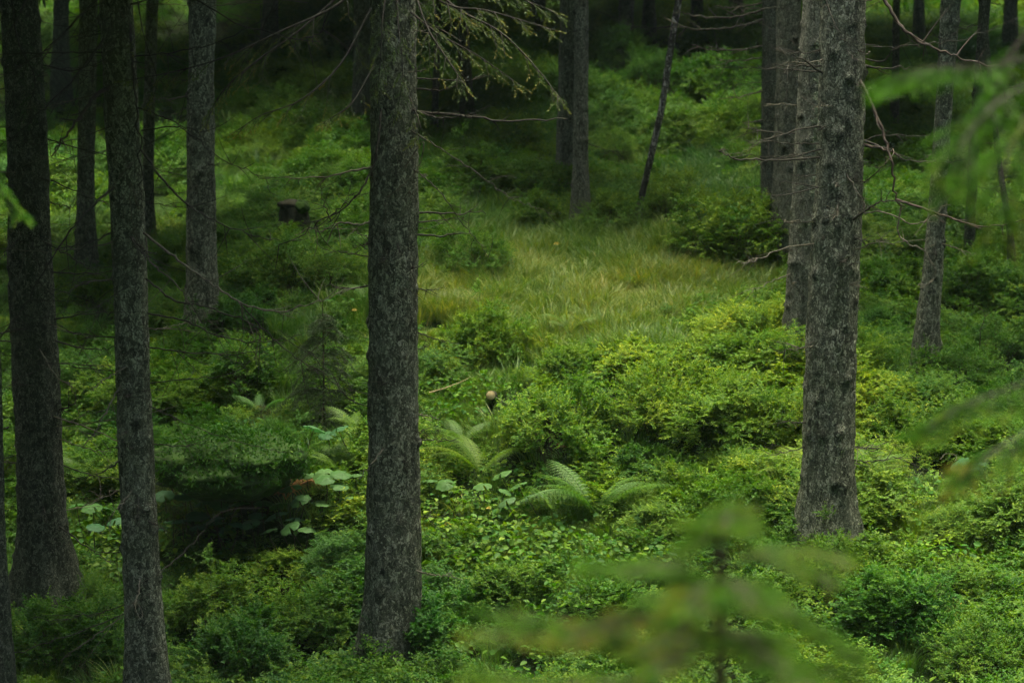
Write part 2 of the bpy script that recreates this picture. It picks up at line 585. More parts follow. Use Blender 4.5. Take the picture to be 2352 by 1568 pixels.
# ------------------------------------------------------------------ trees: trunks from measured outlines
def trunk_mesh(profile, Y, top, base_drop=0.6, sides=40, knots=30, flare=1.0, seed=0, rough=0.085):
    """profile: (pixel y, left x, right x) from the top of the picture down to the base."""
    r_ = np.random.default_rng(seed + 100)
    rows = []
    for py, xl, xr in profile:
        c = unproj((xl + xr) / 2, py, Y)
        rows.append((c[2], c[0], (xr - xl) / 2 * depth_at(py, Y) / FPX))
    rows = np.array(sorted(rows))
    zb, zt = rows[0, 0], rows[-1, 0]
    z = np.concatenate([np.linspace(zb - base_drop, zb, 12, endpoint=False), np.arange(zb, zt + 0.4, 0.03), np.geomspace(zt + 0.5, zb + top, 22)])
    x = np.interp(z, rows[:, 0], rows[:, 1])
    r = np.interp(z, rows[:, 0], rows[:, 2])
    dx = (rows[-1, 1] - rows[0, 1]) / max(zt - zb, 0.5)
    hi = z > zt
    x[hi] = rows[-1, 1] + dx * (z[hi] - zt) * np.exp(-(z[hi] - zt) / 8)
    r[hi] = rows[-1, 2] * np.clip(1 - (z[hi] - zt) / (zb + top - zt), 0, 1) ** 0.8 + 0.015
    k = np.ones(9) / 9
    x = np.convolve(np.pad(x, 4, 'edge'), k, 'valid')
    r = np.convolve(np.pad(r, 4, 'edge'), k, 'valid')
    th = np.arange(sides) * 2 * PI / sides
    Z, T = np.meshgrid(z, th, indexing='ij')
    Rr = np.repeat(r[:, None], sides, 1)
    d = np.stack([np.cos(T), np.sin(T), 0 * T], -1)
    q = np.stack([np.cos(T) * 1.4, np.sin(T) * 1.4, Z * 1.2], -1)
    Rr = Rr * (1 + rough * 1.3 * (vnoise(q * 1.5, seed) - 0.5) + rough * 1.2 * (vnoise(q * np.array([5, 5, 6.0]), seed + 1) - 0.5)
               + rough * 1.0 * (vnoise(q * np.array([13, 13, 15.0]), seed + 5) - 0.5))
    # root flare with lobes
    below = np.clip(1 - (Z - zb) / 0.7, 0, 1.7)
    lob = 0.5 + 0.5 * np.sin(T * 4 + seed * 1.7) * 0.8 + 0.3 * np.sin(T * 7 + seed)
    Rr = Rr * (1 + flare * 0.24 * below ** 1.7 * (0.4 + lob))
    V = np.stack([x[:, None] + Rr * np.cos(T), Y + Rr * np.sin(T), Z], -1)
    val = np.full(V.shape[:2], 0.5)
    for _ in range(knots):
        kz, kt = r_.uniform(zb + 0.2, zt + 0.2), r_.uniform(PI, 2 * PI)
        i = np.searchsorted(z, kz)
        sz = r_.uniform(0.008, 0.034)
        ds = ((Z - kz) ** 2 + (((T - kt + PI) % (2 * PI) - PI) * r[min(i, len(r) - 1)]) ** 2) / sz ** 2
        w_ = np.exp(-ds)
        V += d * (w_ * sz * 0.9)[..., None]
        val = val - 0.42 * np.exp(-((Z - kz + sz * 0.7) ** 2 + (((T - kt + PI) % (2 * PI) - PI) * r[min(i, len(r) - 1)]) ** 2) / sz ** 2) + 0.2 * w_ * (r_.random() < 0.35)
    n = len(z)
    i = np.arange(n - 1)[:, None] * sides
    j = np.arange(sides)[None]
    kk = (j + 1) % sides
    Q = np.stack([i + j, i + kk, i + sides + kk, i + sides + j], -1).reshape(-1, 4)
    mb = MB()
    mb.add(V.reshape(-1, 3), Q, np.clip(val, 0, 1).ravel())
    base = np.array([rows[0, 1], Y, zb - 0.2])

    def axis(zq):
        return np.array([np.interp(zq, z, x), Y, zq]), np.interp(zq, z, r)
    return mb, base, axis, zt


# crowns above the picture: one loose conical mass of drooping boughs
def crown_mesh(height, radius, seed, mat, density=1.0):
    r_ = np.random.default_rng(seed)
    wood, P, D, Ls = MB(), [], [], []
    z = 0.0
    while z < height - 0.3:
        L0 = radius * (1 - z / height) ** 0.75 + 0.15
        for k in range(int(6)):
            a = r_.uniform(0, 2 * PI)
            L = L0 * r_.uniform(0.65, 1.1)
            t = np.linspace(0, 1, 7)
            dr = r_.uniform(0.15, 0.4)
            pts = np.stack([np.cos(a) * L * t, np.sin(a) * L * t, z + 0.1 * t - dr * L * t ** 1.5 + 0.15 * L * t ** 4], -1)
            tube(wood, pts, np.linspace(0.02, 0.004, 7) * (0.4 + L / 2), 4)
            n = int(92 * L * density)
            s = r_.uniform(0.15, 1.0, n)
            base = np.stack([np.interp(s, t, pts[:, c]) for c in range(3)], -1)
            side = np.where(r_.random(n) < 0.5, 1, -1)[:, None] * np.array([[-np.sin(a), np.cos(a), 0]])
            fw = np.array([[np.cos(a), np.sin(a), 0]])
            reach = (0.42 * L * (1.15 - s))[:, None] * r_.random((n, 1))
            base = base + side * reach + fw * reach * 0.5 + np.array([0, 0, -1]) * reach * 0.35
            P.append(base)
            D.append(side * 0.6 + fw * 0.8 + np.array([[0, 0, -0.35]]) + r_.normal(size=(n, 3)) * 0.25)
            Ls.append(r_.uniform(0.14, 0.26, n))
        z += r_.uniform(0.28, 0.42)
    leaf = MB()
    P, D, Ls = np.concatenate(P), np.concatenate(D), np.concatenate(Ls)
    add_leaves(leaf, P, D, np.array([[0, 0, 1.0]]) + r_.normal(size=P.shape) * 0.3, Ls, Ls * 0.20, 0.1, r_.random(len(P)), 0.25)
    leaf.mat = mat
    return leaf, [wood]


def with_wood(parts, wood_mat):
    """One mesh with needles in the first material and limbs in the second."""
    leaf, woods = parts
    n = sum(len(f) for f in leaf.f)
    for q in woods:
        for v_, f_, a_ in zip(q.v, q.f, q.a):
            leaf.v.append(v_)
            leaf.f.append(f_ - f_.min() + leaf.n)
            leaf.a.append(a_)
            leaf.n += len(v_)
    me = leaf.mesh('crown', leaf.mat)
    me.materials.append(wood_mat)
    mi = np.ones(len(me.polygons), np.int32)
    mi[:n] = 0
    me.polygons.foreach_set('material_index', mi)
    return me


CROWNS = [with_wood(crown_mesh(13.0, 2.4, 11, M['needles_dark'], 1.45), M['twig']), with_wood(crown_mesh(9.0, 1.4, 12, M['needles_dark'], 1.2), M['twig']),
          with_wood(crown_mesh(9.0, 1.2, 13, M['needles_dark'], 0.3), M['twig'])]


def shoots(mb, P, D, L, nd, nlen, nwid, val_fn, r_):
    """Needled shoots: nd needles along each shoot, swept forward."""
    n = len(P)
    D = unit(D)
    L = np.broadcast_to(L, (n,))
    s = np.tile(np.linspace(0.02, 1.0, nd), n)
    Pi = np.repeat(P, nd, 0) + np.repeat(D * L[:, None], nd, 0) * s[:, None]
    Di = np.repeat(D, nd, 0)
    R = r_.normal(size=Pi.shape)
    R = unit(R - (R * Di).sum(-1, keepdims=True) * Di)
    nd_ = Di * (0.55 + 0.5 * s[:, None] ** 3) + R * (0.9 - 0.4 * s[:, None])
    add_blades(mb, Pi, nd_, nlen * r_.uniform(0.7, 1.15, len(Pi)), nwid, np.clip(val_fn(np.repeat(np.arange(n), nd), s), 0, 1))


def bough(pts, rad, r_, spread=0.35, n_side=14, shoot_len=0.08, nd=22, nlen=0.017, nwid=0.0045, hang=0.5, tips=0.3, start=0.12, density=1.05, fill=2.5, vary=0.18):
    """A living spruce bough along world points: wood and needles as two mesh builders."""
    wood, nee = MB(), MB()
    line = smooth_line(pts, 8)
    n = len(line)
    tube(wood, line, np.linspace(rad, rad * 0.25, n) * 0.55, 6)
    seg = np.linalg.norm(np.diff(line, axis=0), axis=1)
    total = seg.sum()
    S0, SD, SL, SV = [], [], [], []
    n_side = int(n_side * density)
    for k in range(n_side):
        t = start + (1 - start) * (k + r_.random()) / n_side
        i = min(int(t * (n - 1)), n - 2)
        p, T = line[i], unit(line[i + 1] - line[i])
        side = unit(np.cross(T, np.array([0, 0, 1.0])) + 1e-6) * (1 if k % 2 else -1)
        L = spread * (1.1 - 0.75 * t) * r_.uniform(0.6, 1.2)
        d = unit(T * 0.9 + side * r_.uniform(0.5, 1.1) + np.array([0, 0, -hang * r_.uniform(0.3, 1.2)]))
        m = 6
        tt = np.linspace(0, 1, m)[:, None]
        br = p + d * L * tt + np.array([0, 0, -1]) * (hang * 0.35 * L * tt ** 2)
        tube(wood, br, np.linspace(rad * 0.2, rad * 0.08, m), 4)
        ns = max(4, int(L / shoot_len * fill))
        fresh = r_.random()
        for q in range(ns):
            u = (q + 1) / ns
            j = min(int(u * (m - 1)), m - 2)
            bp = br[j] + (br[j + 1] - br[j]) * (u * (m - 1) - j)
            bd = unit(br[j + 1] - br[j])
            sd = unit(np.cross(bd, np.array([0, 0, 1.0])) + 1e-6) * (1 if q % 2 else -1)
            S0.append(bp)
            SD.append(bd * 0.8 + sd * r_.uniform(0.2, 0.9) + np.array([0, 0, -0.25 * r_.random()]))
            SL.append(shoot_len * r_.uniform(0.6, 1.2))
            SV.append(np.clip(0.35 + vary * r_.normal() + (tips if u > 0.7 else 0) * (0.4 + fresh), 0, 1))
    S0.append(line[-1])
    SD.append(line[-1] - line[-3])
    SL.append(shoot_len)
    SV.append(0.8)
    S0, SD, SL, SV = np.array(S0), np.array(SD), np.array(SL), np.array(SV)
    for a, b, l in zip(S0, unit(SD), SL):
        tube(wood, np.stack([a, a + b * l * 0.5, a + b * l]), [0.001, 0.0009, 0.0006], 3)
    shoots(nee, S0, SD, SL, nd, nlen, nwid, lambda i, s: SV[i] + 0.15 * s + 0.1 * r_.normal(size=len(s)), r_)
    return wood, nee


def dead_branch(mb, pts, rad, r_, twigs=5, tw_len=0.25, wob=0.02):
    line = smooth_line(pts, 7)
    n = len(line)
    line[1:] += r_.normal(size=(n - 1, 3)) * wob * np.linspace(0.2, 1, n - 1)[:, None] * 0.5
    rad = rad * 0.6
    tube(mb, line, np.linspace(rad, max(rad * 0.3, 0.0018), n), 6, np.clip(0.5 + 0.25 * r_.normal(size=n), 0, 1))
    for _ in range(int(twigs * 1.7)):
        i = r_.integers(n // 5, n - 1)
        T = unit(line[min(i + 1, n - 1)] - line[i - 1])
        d = unit(T * 0.7 + r_.normal(size=3) * np.array([0.7, 0.5, 0.6]))
        L = tw_len * r_.uniform(0.35, 1.1)
        t = np.linspace(0, 1, 6)[:, None]
        c = r_.normal(size=3) * 0.2
        tw = line[i] + d * L * t + c * L * t ** 2
        tube(mb, tw, np.linspace(max(rad * 0.4, 0.0025), 0.0014, 6), 4)


def pxline(pts, Y):
    """Picture polyline (x, y, depth offset) to world points near a tree standing at Y."""
    return np.array([unproj(p[0], p[1], Y + (p[2] if len(p) > 2 else 0.0)) for p in pts])


TREE_GROUP = 'spruce trunks of the forest'


def make_tree(name, label, Y, profile, bark='bark', top=19, crown=None, crown_at=0.5, knots=30, sides=40, flare=1.0, seed=0,
              dead=(), live=(), auto=0, auto_len=0.7, crown_scale=1.0, cat='tree', group=TREE_GROUP, side_bias=0.0, drop=0.6):
    Y = ym(Y)
    r_ = np.random.default_rng(seed + 500)
    mb, base, axis, zt = trunk_mesh(profile, Y, top, drop, sides, knots, flare, seed)
    root = thing(name, label, cat, base, group)
    mb.build('trunk', M[bark], root, True, base)
    for item in dead:
        pts, rp = item[0], item[1]
        opt = item[2] if len(item) > 2 else {}
        d = MB()
        dead_branch(d, pxline(pts, Y), rp * depth_at(784, Y) / FPX, r_, opt.get('tw', 5), opt.get('tl', 0.25))
        d.build('branch', M[opt.get('mat', 'twig')], root, True, base)
    for item in live:
        pts, rp, opt = item
        wood, nee = bough(pxline(pts, Y), rp * depth_at(784, Y) / FPX, r_, **{k: v for k, v in opt.items() if k != 'mat'})
        b = wood.build('branch', M['twig'], root, True, base)
        nee.build('needles', M[opt.get('mat', 'needles')], b, False, base)
    for _ in range(auto):
        zz = r_.uniform(base[2] + 0.8, zt + 0.1)
        c, rr = axis(zz)
        a = r_.uniform(PI * 0.9, PI * 2.1) if r_.random() < 0.8 else r_.uniform(0, 2 * PI)
        if side_bias:
            a = (PI if side_bias < 0 else 0) + r_.normal() * 0.7
        L = auto_len * r_.uniform(0.1, 1.0) ** 1.2
        dv = np.array([math.cos(a), math.sin(a), r_.uniform(-0.45, 0.15)])
        t = np.linspace(0, 1, 4)[:, None]
        pts = c + np.array([math.cos(a), math.sin(a), 0]) * rr * 0.8 + dv * L * t + np.array([0, 0, r_.uniform(-0.1, 0.3)]) * L * t ** 2
        d = MB()
        dead_branch(d, pts, r_.uniform(0.006, 0.013), r_, r_.integers(1, 6), L * 0.5)
        d.build('branch', M['twig_pale' if r_.random() < 0.25 else 'twig'], root, True, base)
    if crown is not None:
        c, rr = axis(zt + crown_at)
        o = link('crown', CROWNS[crown], root)
        o.location = c - base
        o.rotation_euler = (0, 0, r_.uniform(0, 6.28))
        o.scale = (crown_scale, crown_scale, 1.0)
    return root, axis, base


# ------------------------------------------------------------------ the trees of the picture
B = {'spread': 0.30, 'n_side': 12}
thin = {'tw': 3, 'tl': 0.18}

# centre spruce
make_tree('spruce_tree', 'straight grey spruce trunk in the middle with green needled boughs hanging at its top', 18.0,
          [(-60, 852, 953), (0, 851, 954), (250, 850, 956), (500, 850, 958), (800, 848, 960), (1000, 848, 961), (1150, 845, 964), (1300, 840, 968),
           (1400, 835, 962), (1470, 828, 948), (1520, 818, 938)], crown=2, crown_at=5.0, knots=34, sides=56, flare=1.5, seed=1,
          dead=[
    ([(945, 257, -.1), (1030, 263, -.2), (1150, 275, -.3), (1302, 271, -.4)], 7.5, {'tw': 4, 'tl': .16}),
    ([(948, 252, -.1), (1010, 272, -.3), (1060, 270, -.5), (1095, 268, -.5)], 4, thin),
    ([(948, 488, 0), (1030, 490, 0), (1120, 491, .1)], 5, {'tw': 2, 'tl': .2}),
    ([(948, 538, 0), (1020, 541, .05), (1085, 534, .1)], 5, {'tw': 1, 'tl': .1}),
    ([(862, 383, 0), (800, 395, -.1), (740, 407, -.1), (645, 407, -.1)], 5, {'tw': 4, 'tl': .12, 'mat': 'twig_pale'}),
    ([(862, 505, 0), (830, 515, -.1), (790, 512, -.2), (745, 528, -.2), (690, 525, -.2)], 5, {'tw': 7, 'tl': .2, 'mat': 'twig_pale'}),
    ([(860, 655, 0), (800, 662, 0), (745, 655, .1)], 4.5, {'tw': 4, 'tl': .1}),
    ([(875, 250, -.3), (868, 330, -.4), (850, 400, -.45), (800, 470, -.5), (740, 505, -.5), (690, 540, -.5), (640, 565, -.5)], 5, {'tw': 6, 'tl': .25}),
    ([(760, 507, -.5), (745, 470, -.5), (738, 425, -.5)], 3, thin),
    ([(755, 500, -.5), (790, 470, -.5), (812, 445, -.5)], 3, thin),
    ([(930, 385, -.3), (972, 325, -.4), (960, 385, -.4), (915, 435, -.4), (890, 455, -.4), (886, 500, -.4), (885, 570, -.35), (890, 610, -.3)], 2.5, {'tw': 3, 'tl': .15, 'mat': 'twig_pale'}),
    ([(945, 300, -.2), (1000, 335, -.4), (1080, 385, -.6), (1150, 440, -.7), (1210, 470, -.8), (1280, 490, -.8)], 3, {'tw': 6, 'tl': .25}),
    ([(965, 400, -.2), (1010, 440, -.4), (1060, 510, -.4), (1100, 560, -.4), (1130, 600, -.4)], 2.5, {'tw': 3, 'tl': .2}),
    ([(955, 180, 0), (1040, 185, -.1), (1115, 178, -.1)], 3.5, thin),
    ([(955, 205, 0), (1020, 205, -.1), (1085, 177, -.1)], 4, thin),
    ([(880, 1030, -.2), (865, 1050, -.3), (845, 1075, -.35), (818, 1106, -.4)], 3.5, {'tw': 0, 'mat': 'twig_pale'}),
    ([(852, 935, 0), (800, 915, -.4), (760, 860, -.5), (700, 800, -.5), (640, 760, -.5)], 2.5, {'tw': 4, 'tl': .3}),
    ([(852, 590, 0), (790, 580, -.1), (750, 575, -.1)], 3, thin),
], live=[
    ([(855, -50, -.2), (760, 20, -.5), (650, 70, -.8), (520, 130, -1.), (400, 165, -1.1), (290, 185, -1.2)], 6, {'density': 1.0, 'fill': 2.2, 'spread': .30, 'n_side': 16, 'tips': .45}),
    ([(852, 20, -.2), (780, 150, -.5), (690, 230, -.7), (600, 265, -.8), (545, 300, -.8)], 5, {'density': 1.0, 'fill': 2.2, 'spread': .26, 'n_side': 12, 'tips': .4}),
    ([(855, -80, -.2), (700, 60, -.6), (590, 140, -.8), (520, 200, -.9), (478, 262, -.9)], 5, {'density': 1.0, 'fill': 2.2, 'spread': .30, 'n_side': 14, 'tips': .55, 'start': .3}),
    ([(860, 150, -.2), (810, 235, -.5), (775, 262, -.6), (745, 280, -.6)], 4, {'density': 1.0, 'fill': 2.2, 'spread': .16, 'n_side': 8, 'tips': .5}),
    ([(945, -70, -.2), (1050, 20, -.4), (1150, 75, -.6), (1235, 160, -.7), (1295, 240, -.8)], 6, {'spread': .30, 'n_side': 16, 'tips': .25}),
    ([(945, -30, -.2), (1040, 15, -.4), (1120, 25, -.6), (1275, 70, -.8)], 6, {'spread': .28, 'n_side': 14, 'tips': .3}),
    ([(945, 30, -.2), (1010, 80, -.5), (1100, 130, -.6), (1200, 200, -.7)], 5, {'spread': .28, 'n_side': 14, 'tips': .25}),
    ([(945, -100, 0), (1100, -40, .2), (1280, 30, .4)], 6, {'spread': .35, 'n_side': 14, 'tips': .2}),
    ([(940, -60, -.4), (980, 60, -.8), (1030, 140, -1.), (1070, 200, -1.1)], 5, {'spread': .25, 'n_side': 12, 'tips': .2}),
    ([(900, -80, -.4), (880, 30, -.7), (875, 120, -.8), (868, 210, -.8)], 5, {'spread': .2, 'n_side': 10, 'tips': .2}),
    ([(910, -60, -.4), (915, 60, -.7), (925, 160, -.8), (915, 250, -.8)], 4, {'spread': .16, 'n_side': 9, 'tips': .15}),
    ([(940, 220, -.3), (965, 290, -.5), (950, 320, -.5)], 3, {'spread': .12, 'n_side': 6, 'tips': .2}),
], auto=30, auto_len=0.4)

# right-hand thick spruce
make_tree('spruce_tree', 'thick grey spruce trunk on the right with lichen tufts and short dead twigs halfway up', 19.0,
          [(-60, 1886, 1988), (0, 1885, 1987), (250, 1880, 1985), (450, 1872, 1978), (650, 1860, 1970), (800, 1852, 1966), (1000, 1846, 1963),
           (1120, 1842, 1962), (1190, 1837, 1962), (1240, 1832, 1966)], crown=2, crown_at=4.0, knots=70, sides=56, flare=1.2, seed=2,
          dead=[
    ([(1890, 168, -.1), (1840, 135, -.3), (1790, 113, -.4)], 4.5, {'tw': 1, 'tl': .1}),
    ([(1885, 166, -.1), (1800, 160, -.3), (1745, 154, -.4)], 4, {'tw': 4, 'tl': .15}),
    ([(1885, 290, -.1), (1830, 300, -.3), (1760, 320, -.4), (1735, 322, -.4)], 4, {'tw': 4, 'tl': .15}),
    ([(1880, 330, -.1), (1820, 330, -.3), (1742, 324, -.4)], 3.5, {'tw': 3, 'tl': .1}),
    ([(1882, 362, -.1), (1800, 366, -.4), (1700, 365, -.5), (1662, 350, -.5), (1655, 344, -.5)], 5, {'tw': 5, 'tl': .12}),
    ([(1885, 343, -.1), (1810, 362, -.3), (1740, 376, -.4)], 3.5, {'tw': 3, 'tl': .15}),
    ([(1870, 560, -.1), (1800, 570, -.3), (1730, 598, -.5), (1690, 604, -.6)], 3, {'tw': 7, 'tl': .2, 'mat': 'twig_pale'}),
    ([(1870, 510, -.1), (1800, 512, -.3), (1770, 500, -.4)], 2.5, {'tw': 3, 'tl': .15}),
    ([(1880, 430, -.1), (1800, 450, -.3), (1750, 437, -.4)], 3, {'tw': 4, 'tl': .15}),
    ([(1980, 320, 0), (2040, 345, -.1), (2100, 372, -.1), (2180, 362, 0)], 5, {'tw': 4, 'tl': .2}),
    ([(1980, 326, 0), (2020, 312, 0), (2110, 313, .1)], 3, thin),
    ([(1980, 330, 0), (2030, 345, -.2), (2060, 350, -.3)], 7, {'tw': 1, 'mat': 'twig_red'}),
    ([(1975, 185, -.1), (2000, 235, -.3), (2030, 310, -.4), (2052, 390, -.5), (2056, 450, -.5), (2075, 485, -.5)], 8, {'tw': 4, 'tl': .2, 'mat': 'twig_red'}),
    ([(2056, 458, -.5), (2120, 478, -.5), (2210, 510, -.4), (2280, 520, -.3), (2360, 503, -.3)], 6, {'tw': 4, 'tl': .25, 'mat': 'twig_red'}),
    ([(2070, 475, -.5), (2062, 525, -.5), (2078, 555, -.5), (2120, 575, -.5), (2150, 620, -.5), (2138, 648, -.5), (2110, 655, -.5)], 3.5, {'tw': 4, 'tl': .15, 'mat': 'twig_pale'}),
    ([(1960, 575, -.2), (2010, 558, -.4), (2080, 556, -.5)], 2.5, {'tw': 3, 'tl': .15, 'mat': 'twig_pale'}),
    ([(1960, 505, -.2), (2000, 475, -.4), (2030, 462, -.5), (2058, 462, -.5)], 5, {'tw': 4, 'tl': .2}),
    ([(1970, 490, -.1), (2030, 488, -.3), (2100, 515, -.4), (2150, 490, -.4), (2190, 420, -.4), (2190, 370, -.4)], 3, {'tw': 3, 'tl': .15, 'mat': 'twig_pale'}),
    ([(1975, -80, -.1), (2025, -10, -.3), (2065, 55, -.4), (2110, 95, -.5), (2170, 120, -.5), (2225, 140, -.5), (2330, 155, -.5)], 8, {'tw': 5, 'tl': .3, 'mat': 'twig_red'}),
    ([(1985, 150, 0), (2010, 157, -.1), (2090, 156, -.1)], 6, {'tw': 1, 'tl': .1}),
    ([(1985, 135, 0), (2030, 140, -.2), (2060, 110, -.3), (2160, 98, -.3), (2230, 85, -.3), (2340, 40, -.3)], 3, {'tw': 4, 'tl': .2}),
    ([(1985, 420, 0), (2020, 390, -.2), (2050, 360, -.3)], 2.5, thin),
    ([(1890, -20, -.3), (1925, 70, -.5), (1970, 130, -.5)], 3, thin),
    ([(1960, 1030, -.2), (1985, 1028, -.3), (2050, 1015, -.4)], 2.5, {'tw': 2, 'mat': 'twig_pale'}),
], auto=40, auto_len=0.5)

# leaning pair on the left
make_tree('spruce_tree', 'dark spruce trunk at left leaning slightly, its lower end cut by the bottom edge', 17.0,
          [(-60, 226, 300), (0, 229, 303), (250, 240, 318), (500, 253, 332), (700, 262, 340), (900, 268, 346), (1100, 276, 354), (1300, 282, 366),
           (1450, 286, 377), (1560, 288, 386), (1640, 284, 396)], 'bark', crown=0, crown_at=1.6, knots=40, sides=48, seed=3,
          dead=[
    ([(325, 345, -.1), (365, 400, -.3), (420, 460, -.4), (490, 505, -.5), (560, 530, -.5), (640, 552, -.5)], 5, {'tw': 8, 'tl': .3}),
    ([(330, 535, -.1), (400, 590, -.3), (470, 640, -.4), (545, 690, -.5), (640, 715, -.5), (740, 690, -.5), (800, 660, -.5)], 5, {'tw': 8, 'tl': .35, 'mat': 'twig_pale'}),
    ([(545, 690, -.5), (610, 760, -.5), (680, 820, -.5), (760, 870, -.5), (800, 905, -.5)], 3, {'tw': 5, 'tl': .3}),
    ([(335, 640, -.1), (400, 690, -.3), (470, 705, -.4), (560, 735, -.5), (600, 770, -.5), (590, 800, -.5)], 4, {'tw': 6, 'tl': .3}),
    ([(340, 720, -.1), (420, 735, -.3), (500, 770, -.4), (590, 785, -.5), (690, 770, -.5)], 4, {'tw': 6, 'tl': .3}),
    ([(345, 880, -.1), (430, 870, -.3), (520, 860, -.4), (590, 815, -.4), (600, 750, -.4)], 2.5, {'tw': 4, 'tl': .25}),
    ([(335, 545, -.2), (345, 600, -.3), (400, 650, -.4), (440, 700, -.4), (490, 740, -.4)], 3.5, {'tw': 5, 'tl': .3, 'mat': 'twig_pale'}),
    ([(325, 300, -.1), (400, 290, -.3), (440, 310, -.4), (520, 370, -.5), (600, 410, -.5), (640, 470, -.5)], 3, {'tw': 6, 'tl': .3}),
    ([(300, 60, -.1), (302, 120, -.35), (310, 200, -.4), (318, 300, -.4), (325, 400, -.4), (322, 480, -.3)], 6, {'tw': 5, 'tl': .15}),
    ([(318, 480, -.3), (300, 420, -.4), (305, 520, -.4), (318, 560, -.35)], 4, {'tw': 2, 'mat': 'twig_pale'}),
    ([(250, 200, -.1), (215, 225, -.4), (190, 265, -.5), (150, 310, -.6), (118, 355, -.6)], 9, {'tw': 3, 'tl': .2, 'mat': 'twig_red'}),
    ([(240, 90, -.1), (170, 180, -.4), (90, 260, -.6), (0, 345, -.8)], 5, {'tw': 6, 'tl': .3}),
    ([(262, 430, -.2), (215, 470, -.4), (140, 560, -.6), (70, 680, -.7), (0, 780, -.8)], 5, {'tw': 7, 'tl': .3}),
    ([(265, 530, 0), (200, 560, -.3), (120, 570, -.4)], 4, {'tw': 4, 'tl': .2}),
    ([(270, 640, 0), (200, 650, -.2), (125, 680, -.3)], 4, {'tw': 4, 'tl': .2, 'mat': 'twig_pale'}),
    ([(275, 775, 0), (200, 770, -.2), (130, 745, -.3)], 4, {'tw': 4, 'tl': .2}),
    ([(285, 870, 0), (250, 930, -.3), (220, 990, -.4), (200, 1020, -.5)], 4, {'tw': 4, 'tl': .2, 'mat': 'twig_pale'}),
    ([(285, 1050, 0), (240, 1080, -.2), (160, 1110, -.3)], 3.5, {'tw': 3, 'tl': .2}),
    ([(350, 1020, 0), (400, 1022, -.1), (470, 1018, -.2)], 3.5, {'tw': 3, 'tl': .2}),
    ([(230, -10, 0), (160, 60, -.3), (90, 130, -.5), (-20, 190, -.8)], 5, {'tw': 6, 'tl': .3}),
    ([(300, 10, -.2), (420, -10, -.3), (560, 60, -.5), (700, 90, -.6), (760, 50, -.6)], 4, {'tw': 8, 'tl': .35}),
    ([(310, 130, -.1), (400, 120, -.3), (520, 90, -.5), (640, 20, -.6)], 3, {'tw': 6, 'tl': .3}),
], live=[([(310, -40, -.2), (330, 80, -.4), (360, 180, -.5), (350, 230, -.5)], 3, {'spread': .2, 'n_side': 8, 'tips': .3, 'mat': 'needles'})], auto=40, auto_len=1.3)

make_tree('spruce_tree', 'broad dark spruce trunk near the left edge, thickest of the left trunks', 19.5,
          [(-60, -4, 82), (0, 2, 88), (300, 16, 108), (650, 22, 122), (850, 30, 132), (1000, 37, 142), (1150, 40, 150), (1270, 42, 158), (1370, 42, 174)],
          'bark_dark', crown=0, crown_at=1.4, knots=40, sides=48, flare=1.5, seed=4,
          dead=[
    ([(110, 625, 0), (180, 628, -.2), (262, 625, -.3)], 4, thin), ([(112, 735, 0), (190, 722, -.2), (255, 716, -.3)], 4, thin),
    ([(118, 780, 0), (200, 800, -.2), (265, 795, -.3)], 4, thin), ([(125, 945, 0), (175, 925, -.1)], 6, thin),
    ([(90, 800, -.3), (125, 860, -.5), (165, 890, -.5), (172, 935, -.5)], 3.5, {'tw': 3, 'tl': .15, 'mat': 'twig_pale'}),
    ([(60, 0, -.2), (30, 60, -.5), (-20, 110, -.6)], 5, {'tw': 4, 'tl': .3}), ([(20, 980, -.1), (-30, 1000, -.3)], 4, thin),
    ([(100, 150, 0), (180, 160, -.2), (250, 90, -.3)], 4, {'tw': 5, 'tl': .2}),
], live=[([(20, -60, -.2), (40, 90, -.6), (80, 180, -.9), (60, 260, -1.)], 5, {'spread': .35, 'n_side': 12, 'tips': .1, 'mat': 'needles_dark'})], auto=36, auto_len=1.2)

make_tree('spruce_tree', 'dark trunk sliver in the lower left corner of the wood', 16.2,
          [(-60, -130, -60), (800, -60, 0), (1180, -45, 10), (1350, -42, 20), (1500, -40, 27), (1560, -42, 30)], 'bark_dark', crown=0, knots=20, sides=32, seed=5, drop=0.5)

make_tree('spruce_tree', 'grey trunk standing alone behind the dark left trunks, moss at its foot', 28.0,
          [(-60, 436, 496), (0, 435, 496), (200, 432, 492), (400, 430, 494), (600, 428, 498), (700, 426, 502), (770, 420, 512)], 'bark', crown=0, crown_at=2.4, crown_scale=1.0,
          knots=40, sides=36, seed=6, auto=10)
make_tree('spruce_tree', 'faint dark trunk far back between the two nearest left trunks', 33.0,
          [(-60, 184, 226), (0, 182, 224), (250, 180, 220), (450, 178, 216), (600, 174, 220)], 'bark', crown=0, crown_at=0.2, knots=15, sides=28, seed=7, auto=8)
make_tree('spruce_tree', 'dim slender trunk half hidden beside the leaning left trunk', 35.5,
          [(-60, 338, 366), (0, 336, 364), (250, 330, 356), (480, 324, 352), (520, 322, 354)], 'bark', crown=1, crown_at=0.2, knots=10, sides=24, seed=8, auto=5)
make_tree('spruce_tree', 'faint grey trunk far back just left of the middle trunk', 42.0,
          [(-60, 812, 852), (0, 812, 852), (150, 812, 850), (300, 808, 852)], 'bark_fine', crown=1, knots=10, sides=24, seed=9)

